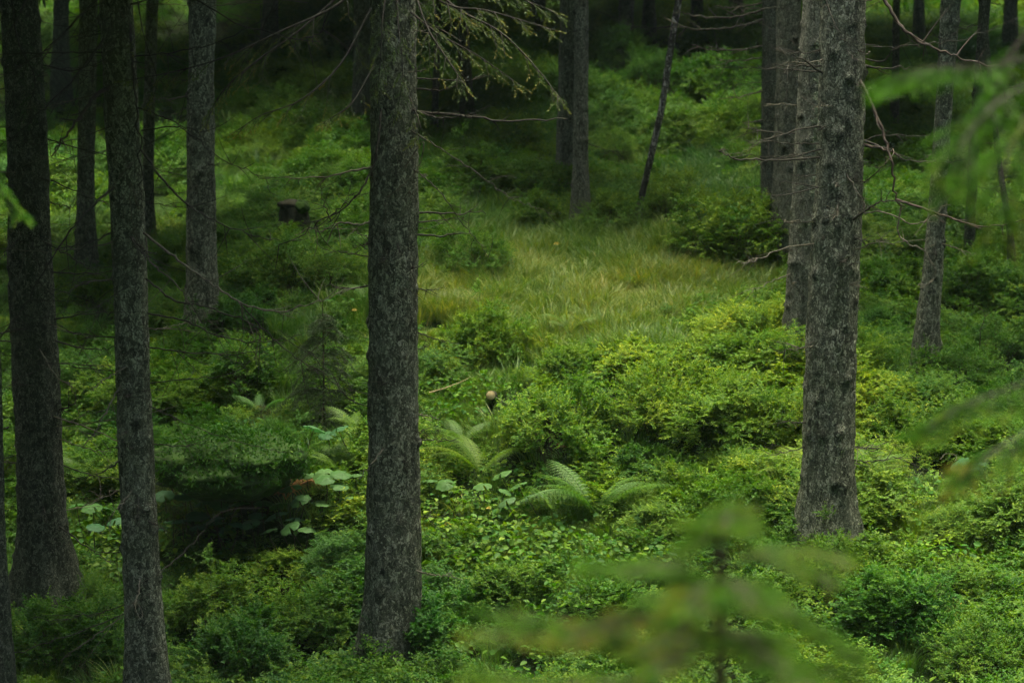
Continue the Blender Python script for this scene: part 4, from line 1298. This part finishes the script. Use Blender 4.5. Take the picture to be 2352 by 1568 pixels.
# mossy boulder jutting out over the dark hollow
c = unproj(530, 1068, ym(21.0))
bl = thing('mossy_boulder', 'moss-covered boulder jutting out over a black hollow left of the middle trunk', 'boulder', c)
bm = blob(0.58, 0.60, 0.26, 61, 0.22, 2.2, 90, 50)
bm.build('rock', M['moss'], bl, True)
ms = MB()
r_ = np.random.default_rng(9)
V_ = bm.v[0][bm.v[0][:, 2] > -0.06]
P = V_[r_.integers(0, len(V_), 9000)] + r_.normal(size=(9000, 3)) * 0.03
out = unit(P * np.array([1, 1, 4.0]))
add_leaves(ms, P, r_.normal(size=P.shape) + out * .6 + np.array([0, 0, -.3]), out + r_.normal(size=P.shape) * .4, r_.uniform(.016, .045, len(P)), r_.uniform(.012, .022, len(P)), 0.2,
           np.clip(r_.normal(.3, .2, len(P)), 0, 1))
mo = ms.build('moss_growth', M['bush'], bl)
mo['kind'] = 'stuff'
mo.color = (.5, .7, .5, 1)

# rotten stump in the upper left clearing
p = on_ground(672, 562)
bush_at.append((p[0], p[1] - 0.15, 0.45))
sp = thing('rotten_stump', 'dark rotten tree stump with a pale broken top in the mossy clearing', 'stump', p)
p = p + np.array([0, 0, 0.0])
k = depth_at(560, p[1]) / FPX
prof = np.array([[0, 0, -0.1], [0, 0, 0.15], [0.01, 0, 0.3], [0.0, 0, 92 * k]])
sb = MB()
tube(sb, smooth_line(prof, 8), np.linspace(38, 30, 25) * k, 20)
sb.v[0] += (vnoise(sb.v[0] * 9, 3)[:, None] - .5) * 0.08
sb.build('stump_wood', M['rotten'], sp, True)
tp = blob(30 * k, 30 * k, 14 * k, 8)
tp.v[0] += np.array([0, 0, 90 * k])
tp.build('broken_top', M['rotten'], sp, True)
mc = blob(20 * k, 26 * k, 15 * k, 12)
mc.v[0] += np.array([20 * k, -10 * k, 88 * k])
mc.build('moss_cap', M['moss'], sp, True)

# sawn log end
p = on_ground(1127, 925, 0.12)
bush_at.append((p[0], p[1] - 0.1, 0.4))
k = depth_at(908, p[1]) / FPX
e = unproj(1127, 908, p[1])
lg = thing('sawn_log', 'short sawn log with a round pale yellow end sticking out of the grass', 'log', p)
lb = MB()
ax_ = unit(np.array([0.10, 1.0, -0.22]))
L_ = np.linspace(0, 0.5, 8)[:, None]
tube(lb, (e - p) + ax_ * L_, 11 * k * (1 + 0.06 * np.sin(np.arange(8) * 2.3)), 20)
lb.v[0] += (vnoise(lb.v[0] * 40, 8)[:, None] - .5) * 0.012
lb.build('log_bark', M['rotten'], lg, True)
ce = MB()
tube(ce, (e - p) - ax_ * 0.006 + ax_ * np.array([[0.0], [0.001], [0.004]]), [0.0005, 9.5 * k, 10.4 * k], 20)
ce.build('sawn_face', M['cut_wood'], lg, False)


def stick(name, label, cat, pts, rad, mat, twigs=0, lift=0.22):
    W = []
    for q in pts:
        W.append(on_ground(q[0], q[1], lift if len(q) < 3 else q[2]) + np.array([0, 0, lift if len(q) < 3 else q[2]]))
    W = np.array(W)
    W[:, 1] = W[:, 1].mean() + (W[:, 1] - W[:, 1].mean()) * 0.5
    W = np.array([unproj(q[0], q[1], y) for q, y in zip(pts, W[:, 1])])
    mb = MB()
    dead_branch(mb, W, rad, R1, twigs, 0.12, 0.006)
    o = mb.build(name, M[mat], None, True)
    return tag(o, label, cat)


stick('fallen_branch', 'pale fallen branch lying on the grass left of the sawn log end', 'branch', [(985, 902), (1030, 888), (1082, 866)], 0.011, 'cut_wood')
stick('bent_twig', 'bent pale twig arching in front of the dark bush right of the thick trunk', 'twig', [(1960, 1045), (1982, 1030), (2040, 1020), (2098, 1030)], 0.005, 'twig_pale', 1, 0.3)
stick('bent_twig', 'small hooked pale twig below the bush near the right edge', 'twig', [(2160, 1055), (2172, 1042), (2196, 1046), (2194, 1060)], 0.005, 'twig_pale', 0, 0.3)
stick('bent_twig', 'short pale twig lying in the grass right of the fern by the thick trunk', 'twig', [(2045, 1085), (2052, 1075), (2080, 1070)], 0.005, 'twig_pale', 0, 0.3)
p0 = on_ground(2238, 890)
q0 = np.array([p0, unproj(2248, 800, p0[1]), unproj(2262, 700, p0[1])])
mb = MB()
dead_branch(mb, q0, 0.012, R1, 5, 0.3)
o = mb.build('dead_sapling', M['twig'], None, True)
tag(o, 'thin dead dark stem rising among bushes near the right edge', 'sapling')
p0 = on_ground(385, 860)

# yellow fallen leaves
for px, py, s, lab in [(1020, 1203, .075, 'orange-yellow leaf in the grass right of the middle trunk'), (1118, 1166, .07, 'cream yellow leaf on the broad-leaved plant in the grass'),
                       (2064, 1152, .055, 'yellow leaf in the grass right of the fern by the thick trunk'), (820, 712, .08, 'yellow leaf left of the middle trunk level with the straw-coloured grass'),
                       (705, 578, .08, 'yellow leaf lying beside the rotten stump'), (740, 1280, .05, 'tiny yellow leaf on the low herbs left of the middle trunk'),
                       (545, 1497, .07, 'narrow yellow leaf near the bottom left of the middle trunk'), (2205, 1385, .05, 'yellowish leaf on the bright bush at the lower right'),
                       (1285, 560, .09, 'yellow leaf cluster at the top of the straw-coloured grass')]:
    p = on_ground(px, py, 0.22)
    p[2] = unproj(px, py, p[1])[2]
    mb = MB()
    add_leaves(mb, np.zeros((1, 3)), np.array([[R1.normal(), -0.4, 0.1]]), np.array([[0, -0.8, 0.7]]), s * .75, s * 0.45, 0.25)
    o = mb.build('yellow_leaf', M['yellow'])
    o.location = p
    tag(o, lab, 'leaf', 'yellow leaves in the undergrowth')


# ------------------------------------------------------------------ young spruces
def young_spruce(name, label, base, height, whorls, spread, mat, r_, top_lean=0.0, shoot=0.06, nd=22, nlen=0.012, nwid=0.002, start=0.2, per=6, hang=0.3, rad=0.012, fit=None, group=None, n_side=9):
    t = thing(name, label, 'sapling', base, group)
    line = np.stack([np.linspace(0, top_lean, 9), np.zeros(9), np.linspace(-0.1, height, 9)], -1)
    st = MB()
    tube(st, line, np.linspace(rad, rad * 0.25, 9), 8)
    st.build('stem', M['twig_red'] if mat == 'needles_young' else M['twig'], t, True)
    for k in range(whorls):
        f = start + (1 - start) * k / whorls
        for q in range(per):
            a = 2 * PI * (q + r_.random() * 0.6) / per + k * 0.7
            L = spread * (1.05 - f) ** 0.8 * r_.uniform(0.7, 1.1)
            if fit:
                L *= fit(a)
            ff = min(max(f + r_.normal() * 0.06, 0.03), 0.97)
            o = np.array([top_lean * ff, 0, height * ff])
            d = np.array([math.cos(a), math.sin(a), 0.25])
            pts = [o, o + d * L * 0.5, o + d * L * np.array([1, 1, 0.6]) - np.array([0, 0, hang * L])]
            wd, ne = bough(np.array(pts), rad * 0.5, r_, L * 0.5, n_side, shoot, nd, nlen, nwid, hang, 0.35, 0.15)
            b = wd.build('branch', M['twig'], t, True)
            ne.build('needles', M[mat], b)
    return t


R2 = np.random.default_rng(31)
# the blurred young spruce close to the camera
b0 = np.array([unproj(1655, 1230, 4.3)[0], 4.3, H(unproj(1655, 1230, 4.3)[0], 4.3)[0]])
h0 = unproj(1655, 1215, 4.3)[2] - b0[2]
sap = thing('spruce_sapling', 'blurred young spruce with reddish tips close in front at the lower right', 'sapling', b0)
mb = MB()
tube(mb, np.array([unproj(1655, y_, 4.3) for y_ in (1195, 1300, 1420, 1568, 1900)] + [b0 + np.array([0, 0, -.1])]) - b0, [.006, .0095, .011, .012, .013, .014], 8)
mb.build('stem', M['twig_red'], sap, True)
for pts, sp in [
    ([(1655, 1230, 4.3), (1640, 1215, 4.25), (1615, 1205, 4.2)], .05), ([(1655, 1235, 4.3), (1675, 1220, 4.3), (1700, 1215, 4.3)], .05),
    ([(1655, 1310, 4.3), (1730, 1285, 4.3), (1810, 1290, 4.32), (1900, 1325, 4.3)], .10), ([(1655, 1315, 4.3), (1560, 1290, 4.3), (1460, 1300, 4.25), (1360, 1300, 4.2)], .10),
    ([(1655, 1330, 4.3), (1690, 1340, 4.1), (1730, 1390, 3.95)], .09), ([(1655, 1330, 4.3), (1610, 1350, 4.1), (1570, 1400, 3.95)], .09),
    ([(1655, 1430, 4.3), (1760, 1400, 4.35), (1880, 1440, 4.4), (1960, 1500, 4.4)], .12), ([(1655, 1430, 4.3), (1530, 1410, 4.25), (1400, 1430, 4.2), (1300, 1470, 4.15)], .12),
    ([(1655, 1440, 4.3), (1720, 1470, 4.05), (1800, 1540, 3.9)], .11), ([(1655, 1440, 4.3), (1590, 1470, 4.05), (1500, 1540, 3.9)], .11),
    ([(1655, 1550, 4.3), (1780, 1520, 4.35), (1930, 1540, 4.4), (2040, 1600, 4.4)], .13), ([(1655, 1550, 4.3), (1500, 1500, 4.25), (1300, 1460, 4.2), (1100, 1450, 4.15)], .13),
    ([(1655, 1560, 4.3), (1480, 1560, 4.1), (1300, 1580, 4.0), (1160, 1560, 3.95)], .12), ([(1655, 1560, 4.3), (1820, 1570, 4.1), (1950, 1620, 4.0)], .12),
    ([(1655, 1480, 4.3), (1720, 1450, 4.5), (1800, 1460, 4.6)], .1), ([(1655, 1400, 4.3), (1590, 1380, 4.5), (1500, 1370, 4.6)], .1)]:
    for rep in range(2):
        jx, jy, jd = (0, 0, 0) if rep == 0 else (R2.normal() * 45, R2.normal() * 38, R2.normal() * 0.2)
        f = np.linspace(0, 1, len(pts))
        W = np.array([unproj(q[0] + jx * g_, q[1] + jy * g_, q[2] + jd * g_) for q, g_ in zip(pts, f)]) - b0
        wd, ne = bough(W, 0.004, R2, sp * 0.5, 10, 0.045, 26, 0.013, 0.0024, 0.12, 0.62, 0.32, 1.6, 2.8, 0.30)
        b = wd.build('branch', M['twig_red'], sap, True)
        ne.build('needles', M['needles_young'], b)
# tip of another close sapling in the lower left corner
b1 = np.array([unproj(190, 1560, 3.6)[0], 3.6, H(unproj(190, 1560, 3.6)[0], 3.6)[0]])
young_spruce('spruce_sapling', 'blurred green sapling tip at the bottom edge on the left', b1, unproj(190, 1528, 3.6)[2] - b1[2], 3, 0.22, 'needles_young', R2, 0.0, 0.06, 24, 0.014, 0.0028, 0.75, 6, 0.3, 0.006, None, None, 7)
# small dark spruces in the undergrowth
p = on_ground(745, 985)
young_spruce('spruce_sapling', 'small dark spruce with a bare pointed top left of the middle trunk', p, unproj(745, 690, p[1])[2] - p[2], 7, 0.50, 'needles_dark', R2, 0.0, 0.07, 20, 0.016, 0.005, 0.05, 7, 0.4, 0.012, None, None, 9)
p = on_ground(430, 1180)
young_spruce('spruce_sapling', 'bushy young spruce with drooping boughs right of the leaning left trunk', p + np.array([-.12, 0, 0]), 0.62, 5, 0.5, 'needles', R2, 0.0, 0.07, 20, 0.016, 0.005, 0.2, 7, 0.5, 0.012, None, None, 8)
p = on_ground(590, 1000)
young_spruce('spruce_sapling', 'tiny young spruce standing on the bank above the mossy boulder', p + np.array([.02, .2, 0.0]), 0.3, 3, 0.16, 'needles', R2, 0.0, 0.04, 14, 0.011, 0.003, 0.2, 5, 0.3, 0.006, None, None, 5)


# spruces standing just outside the picture whose boughs hang into it, out of focus
def side_tree(name, label, X, Y, boughs, mat, r_):
    z = H(X, Y)[0]
    base = np.array([X, Y, z])
    t = thing(name, label, 'tree', base)
    tr = MB()
    tube(tr, np.array([[0, 0, -0.3], [0, 0, 3], [0.05, 0, 7]]), [0.09, 0.06, 0.02], 14)
    tr.build('trunk', M['bark'], t, True)
    for pts, opt in boughs:
        W = np.array([unproj(a, b, yy) for a, b, yy in pts]) - base
        W = np.vstack([[0, 0, W[0, 2] + 0.1], W])
        wd, ne = bough(W, 0.008, r_, opt.get('spread', .3) * 0.8, opt.get('n', 16), 0.07, 30, 0.017, 0.004, opt.get('hang', .3), opt.get('tips', .5), opt.get('start', .35))
        b = wd.build('branch', M['twig'], t, True)
        ne.build('needles', M[mat], b)


side_tree('spruce_tree', 'out-of-focus spruce boughs reaching in from the right edge', 1.95, 6.6, [
    ([(2420, 120, 6.4), (2280, 150, 6.3), (2140, 155, 6.2), (2050, 180, 6.2)], {'spread': .2, 'start': .5}),
    ([(2420, 180, 6.2), (2300, 230, 6.0), (2210, 330, 5.9), (2190, 400, 5.9)], {'spread': .22, 'start': .45}),
    ([(2420, 60, 6.8), (2330, 110, 6.8), (2280, 200, 6.8), (2250, 280, 6.8)], {'spread': .25, 'start': .45}),
    ([(2420, 240, 6.5), (2340, 300, 6.4), (2300, 420, 6.3), (2290, 540, 6.3)], {'spread': .18, 'start': .45}),
    ([(2420, 860, 6.3), (2320, 890, 6.1), (2220, 930, 6.0), (2130, 975, 6.0)], {'spread': .2, 'start': .45}),
    ([(2420, 980, 6.6), (2340, 1000, 6.5), (2270, 1050, 6.4), (2210, 1090, 6.4)], {'spread': .2, 'start': .45}),
], 'needles_young', R2)
side_tree('spruce_tree', 'out-of-focus green bough poking in at the left edge', -2.9, 9.6, [
    ([(-90, 380, 9.5), (-30, 400, 9.4), (15, 450, 9.4), (40, 480, 9.4)], {'spread': .10, 'start': .5}),
], 'needles_young', R2)
def FOREST_KEEP(x, y):
    """Chance that a tree stands at (x, y): closed forest all round, a gap overhead in the middle and an open strip round the viewer."""
    if y < 12:
        if abs(x - 1) < 5.0 and y > -5:
            return 0.0
        return 0.7
    if x < 0:
        return 0.85 if y < 46 else 0.6
    return 0.5 if y < 28 else (0.85 if y < 46 else 0.6)
# ------------------------------------------------------------------ scattered growth nobody could count
def proto_collection(name, meshes):
    c = bpy.data.collections.new(name)
    for i, me in enumerate(meshes):
        c.objects.link(bpy.data.objects.new('%s_%02d' % (name, i), me))
    return c


def scatter(name, pts, rot, scl, idx, tint, coll):
    me = bpy.data.meshes.new(name)
    n = len(pts)
    me.vertices.add(n)
    me.vertices.foreach_set('co', np.asarray(pts, np.float32).ravel())
    for nm, tp, arr in (('rot', 'FLOAT_VECTOR', rot), ('scl', 'FLOAT', scl), ('idx', 'INT', idx), ('tint', 'FLOAT_VECTOR', tint)):
        a = me.attributes.new(nm, tp, 'POINT')
        if tp == 'FLOAT_VECTOR':
            a.data.foreach_set('vector', np.asarray(arr, np.float32).ravel())
        else:
            a.data.foreach_set('value', np.asarray(arr, np.int32 if tp == 'INT' else np.float32))
    o = link(name, me)
    o['kind'] = 'stuff'
    ng = bpy.data.node_groups.new(name, 'GeometryNodeTree')
    ng.interface.new_socket('Geometry', in_out='INPUT', socket_type='NodeSocketGeometry')
    ng.interface.new_socket('Geometry', in_out='OUTPUT', socket_type='NodeSocketGeometry')
    N = ng.nodes
    gi, go = N.new('NodeGroupInput'), N.new('NodeGroupOutput')
    ip = N.new('GeometryNodeInstanceOnPoints')
    ci = N.new('GeometryNodeCollectionInfo')
    ci.inputs['Collection'].default_value = coll
    ci.inputs['Separate Children'].default_value = True
    ci.inputs['Reset Children'].default_value = True

    def named(nm, tp):
        a = N.new('GeometryNodeInputNamedAttribute')
        a.data_type = tp
        a.inputs['Name'].default_value = nm
        return a.outputs['Attribute']
    er = N.new('FunctionNodeEulerToRotation')
    L = ng.links.new
    L(gi.outputs[0], ip.inputs['Points'])
    L(ci.outputs[0], ip.inputs['Instance'])
    ip.inputs['Pick Instance'].default_value = True
    L(named('idx', 'INT'), ip.inputs['Instance Index'])
    L(named('rot', 'FLOAT_VECTOR'), er.inputs[0])
    L(er.outputs[0], ip.inputs['Rotation'])
    L(named('scl', 'FLOAT'), ip.inputs['Scale'])
    L(ip.outputs[0], go.inputs[0])
    md = o.modifiers.new('scatter', 'NODES')
    md.node_group = ng
    return o


S = np.random.default_rng(99)


def region(n, y0, y1, margin=2.2, power=1.0):
    y = y0 + (y1 - y0) * S.random(n) ** power
    half = 0.2118 * y + margin
    x = (S.random(n) * 2 - 1) * half
    return x, y


def near_bush(P):
    """1 under and just in front of a bush, where its own shade keeps other growth down."""
    m = np.zeros(len(P))
    for bx, by, br in bush_at:
        m = np.maximum(m, np.exp(-(((P[:, 0] - bx) / (br * 1.0)) ** 2 + ((P[:, 1] - by + 0.45 * br) / (br * 1.35)) ** 2) ** 2))
    return m


def zones(P):
    px, py = proj(P)
    nz = vnoise(np.stack([P[:, 0] * 0.9, P[:, 1] * 0.6, 0 * px], -1), 21)
    straw = np.maximum(ell(px, py, 1340, 675, 420, 140), ell(px, py, 1040, 725, 170, 85))
    straw = np.clip(straw * 1.35, 0, 1)
    back = ell(px, py, 1650, 380, 150, 100) * 0.9 + 0.5 * ell(px, py, 1100, 230, 150, 80)
    fore = np.maximum.reduce([ell(px, py, 1300, 1280, 430, 90), ell(px, py, 2170, 1230, 260, 90), ell(px, py, 1900, 1520, 200, 80) * .6,
                              ell(px, py, 1060, 930, 110, 110), ell(px, py, 980, 820, 80, 60)])
    moss = np.maximum.reduce([ell(px, py, 620, 420, 190, 110), ell(px, py, 1170, 490, 70, 35), ell(px, py, 700, 300, 150, 90) * .7, ell(px, py, 1180, 790, 140, 25)])
    herb = np.maximum(ell(px, py, 560, 1240, 300, 70), ell(px, py, 1080, 1190, 150, 70))
    hole = ell(px, py, 590, 1140, 130, 55)
    return px, py, nz, straw, back, fore, moss, herb, hole


def place(x, y, lift=0.0):
    return np.stack([x, y, H(x, y) + lift], -1)


# low bilberry undergrowth
US = []
for i in range(5):
    st, lf = shrub_parts(400 + i, 0.24, 0.26, 14, 8, 11, 0.026, 14)
    US.append(lf.mesh('undergrowth_clump', M['undergrowth']))
for i in range(3):
    US.append(BUSH[i * 2][2].mesh('undergrowth_clump', M['undergrowth']))
UC = proto_collection('undergrowth_clump', US)
x, y = [np.concatenate(v) for v in zip(region(5600, 13.5, 24), region(5600, 24, 33), region(4200, 33, 52, 3.0))]
P = place(x, y)
px, py, nz, straw, back, fore, moss, herb, hole = zones(P)
keep = S.random(len(P)) < np.clip(0.10 + 0.85 * nz, 0, 1) * (1 - .93 * straw) * (1 - .8 * back) * (1 - .72 * fore) * (1 - .93 * moss) * (1 - .8 * herb) * (1 - hole) * (1 - .92 * near_bush(P))
P = P[keep]
px, py, nz, straw = px[keep], py[keep], nz[keep], straw[keep]
n = len(P)
scl = S.uniform(0.6, 1.1, n) * (0.55 + 1.0 * nz) * np.interp(P[:, 1], [15, 24, 45], [0.85, 1.0, 1.35])
lit_pool = np.clip(ell(px, py, 1450, 950, 520, 300), 0, 1)  # pool of light over the clearing, put into the leaf tint
tone = S.normal(0, .16, n)
scl *= 1 - 0.4 * straw
tint = np.stack([0.84 + 0.75 * lit_pool + tone, 0.96 + 0.4 * lit_pool + tone * .6, 0.95 - 0.1 * lit_pool], -1)
rot = np.stack([S.normal(0, .15, n), S.normal(0, .15, n), S.uniform(0, 6.28, n)], -1)
idx = S.integers(0, 5, n)
big = (S.random(n) < 0.30 * np.clip(2.4 * (nz - .40), 0, 1)) & (P[:, 1] > 19) & (straw < 0.12)
idx[big] = 5 + S.integers(0, 3, big.sum())
scl[big] = S.uniform(.5, 1.1, big.sum())
scatter('undergrowth', P, rot, scl, idx, tint, UC)


# grass
def tuft_mesh(seed, blades, rad, h, wid, lean, wind):
    r_ = np.random.default_rng(seed)
    mb = MB()
    for k in range(blades):
        a = r_.uniform(0, 6.28)
        p = np.array([math.cos(a), math.sin(a), 0]) * rad * math.sqrt(r_.random())
        L = h * r_.uniform(0.55, 1.15)
        d = np.array([math.cos(a) * lean * r_.random() + wind[0], math.sin(a) * lean * r_.random() + wind[1], 1.0])
        t = np.linspace(0, 1, 5)
        bend = r_.uniform(0.3, 1.0)
        hx = d[:2] + r_.normal(size=2) * 0.2
        pts = np.stack([p[0] + hx[0] * L * t ** 1.7, p[1] + hx[1] * L * t ** 1.7, L * (t - 0.38 * bend * t ** 2.6)], -1)
        sd = unit(np.array([-hx[1], hx[0], 0.0]) + r_.normal(size=3) * 0.3)
        ww = wid * np.array([0.6, 1, 0.9, 0.6, 0.08])[:, None]
        V = np.concatenate([pts + sd * ww, pts - sd * ww])
        q = np.arange(4)
        mb.add(V, np.stack([q, q + 1, q + 6, q + 5], -1), np.clip(r_.normal(0.42, 0.2), 0, 1))
    return mb.mesh('grass_tuft', M['grass'])


GC = proto_collection('grass_tuft', [tuft_mesh(500 + i, 85, 0.12, 0.25, 0.0032, 0.7, (0.06, -0.05)) for i in range(4)])
x, y = [np.concatenate(v) for v in zip(region(9000, 13.5, 22), region(11000, 22, 29), region(7000, 28, 38))]
P = place(x, y)
px, py, nz, straw, back, fore, moss, herb, hole = zones(P)
keep = S.random(len(P)) < np.clip(0.10 + 1.0 * straw + .9 * back + .7 * fore + .03 * moss, 0, 1) * (1 - .95 * hole)
P, px, py, straw, back, fore = P[keep], px[keep], py[keep], straw[keep], back[keep], fore[keep]
n = len(P)
st_n = vnoise(np.stack([P[:, 0] * 1.3, P[:, 1] * .5, 0 * px], -1), 33)
dry = np.clip(straw * (0.35 + 1.3 * (st_n - .3)), 0, 1)
tone = S.normal(0, .12, n)
tint = np.stack([1.22 + 1.5 * dry + .3 * fore + 1.3 * tone, 1.25 + .60 * dry + .15 * fore + .6 * tone, 1.0 + 1.0 * dry - .1 * fore], -1)
bk = back[:, None]
tint = tint * (1 - bk) + np.array([.72, 1.0, 1.15]) * bk
rot = np.stack([S.normal(0, .12, n), S.normal(0, .12, n), S.uniform(0.0, 6.28, n)], -1)
scl = S.uniform(.55, 1.3, n) * np.where(fore > .4, .75, 1.0) * np.interp(P[:, 1], [18, 34], [0.9, 1.05])
scatter('grass', P, rot, scl, S.integers(0, 4, n), tint, GC)


# small herbs: little round leaves on short stalks
def herb_mesh(seed):
    r_ = np.random.default_rng(seed)
    mb = MB()
    n = 46
    a = r_.uniform(0, 6.28, n)
    q = 0.16 * np.sqrt(r_.random(n))
    P_ = np.stack([np.cos(a) * q, np.sin(a) * q, r_.uniform(.03, .15, n)], -1)
    D_ = np.stack([np.cos(a), np.sin(a), 0 * a], -1) + r_.normal(size=(n, 3)) * .5
    Lh = r_.uniform(.03, .06, n)
    add_leaves(mb, P_, D_, np.array([[0, 0, 1.]]) + r_.normal(size=(n, 3)) * .3, Lh, Lh * .75, .12)
    return mb.mesh('herb_clump', M['undergrowth'])


HC = proto_collection('herb_clump', [herb_mesh(600 + i) for i in range(4)])
x, y = [np.concatenate(v) for v in zip(region(6500, 13.5, 22), region(4500, 22, 36))]
P = place(x, y, 0.02)
px, py, nz, straw, back, fore, moss, herb, hole = zones(P)
keep = S.random(len(P)) < np.clip(.18 + .8 * herb + .35 * fore - .5 * straw - .12 * moss, 0, 1) * (1 - .9 * hole) * (1 - .85 * near_bush(P))
P, herb = P[keep], herb[keep]
n = len(P)
tone = S.normal(0, .15, n)
tint = np.stack([0.88 + tone, 1.04 + tone, 1.1 + .7 * herb + tone], -1)
rot = np.stack([S.normal(0, .2, n), S.normal(0, .2, n), S.uniform(0, 6.28, n)], -1)
scatter('herb_cover', P, rot, S.uniform(.7, 1.3, n), S.integers(0, 4, n), tint, HC)

# ------------------------------------------------------------------ the surrounding forest that closes off the light
wmesh = []
for i, (h, r) in enumerate([(16, 2.5), (13, 2.1)]):
    leaf, woods = crown_mesh(h, r, 700 + i, M['needles_wood'], 1.15)
    for q in [leaf] + woods:
        q.v = [v_ + np.array([0, 0, 3.6]) for v_ in q.v]
    t = MB()
    tube(t, np.array([[0, 0, -0.6], [0.03, 0, 3], [0, 0, h + 3.5]]), [0.2, 0.17, 0.03], 12)
    me = with_wood((leaf, woods + [t]), M['bark_dark'])
    wmesh.append(me)
WC = proto_collection('forest_tree', wmesh)
pts = []
for _ in range(4000):
    x_, y_ = S.uniform(-45, 45), S.uniform(-30, 90)
    if y_ > 0 and abs(x_) < 0.2118 * y_ + 4.6 and y_ < 46:
        continue                     # the view itself stays open
    if FOREST_KEEP(x_, y_) < S.random():
        continue
    if any((x_ - a) ** 2 + (y_ - b) ** 2 < 3.0 ** 2 for a, b in pts):
        continue
    pts.append((x_, y_))
pts = np.array(pts)
P = place(pts[:, 0], pts[:, 1])
n = len(P)
scatter('forest', P, np.stack([S.normal(0, .02, n), S.normal(0, .02, n), S.uniform(0, 6.28, n)], -1), S.uniform(.85, 1.25, n), S.integers(0, 2, n), np.ones((n, 3)), WC)

# ------------------------------------------------------------------ damp forest air
hz = MB()
x0, x1, y0, y1, z0, z1 = -215, 215, -135, 265, float(GZ.min()) - 1.0, 54.0
c8 = np.array([[x, y, z] for z in (z0, z1) for y in (y0, y1) for x in (x0, x1)])
hz.add(c8, [[0, 2, 3, 1], [4, 5, 7, 6], [0, 1, 5, 4], [2, 6, 7, 3], [0, 4, 6, 2], [1, 3, 7, 5]])
hm = bpy.data.materials.new('haze')
hm.use_nodes = True
hm.node_tree.nodes.clear()
ho = hm.node_tree.nodes.new('ShaderNodeOutputMaterial')
pv = hm.node_tree.nodes.new('ShaderNodeVolumePrincipled')
pv.inputs['Color'].default_value = (0.66, 0.95, 0.84, 1)
pv.inputs['Density'].default_value = 0.00016
hm.node_tree.links.new(pv.outputs[0], ho.inputs['Volume'])
hb = hz.build('haze', hm)
hb['kind'] = 'stuff'
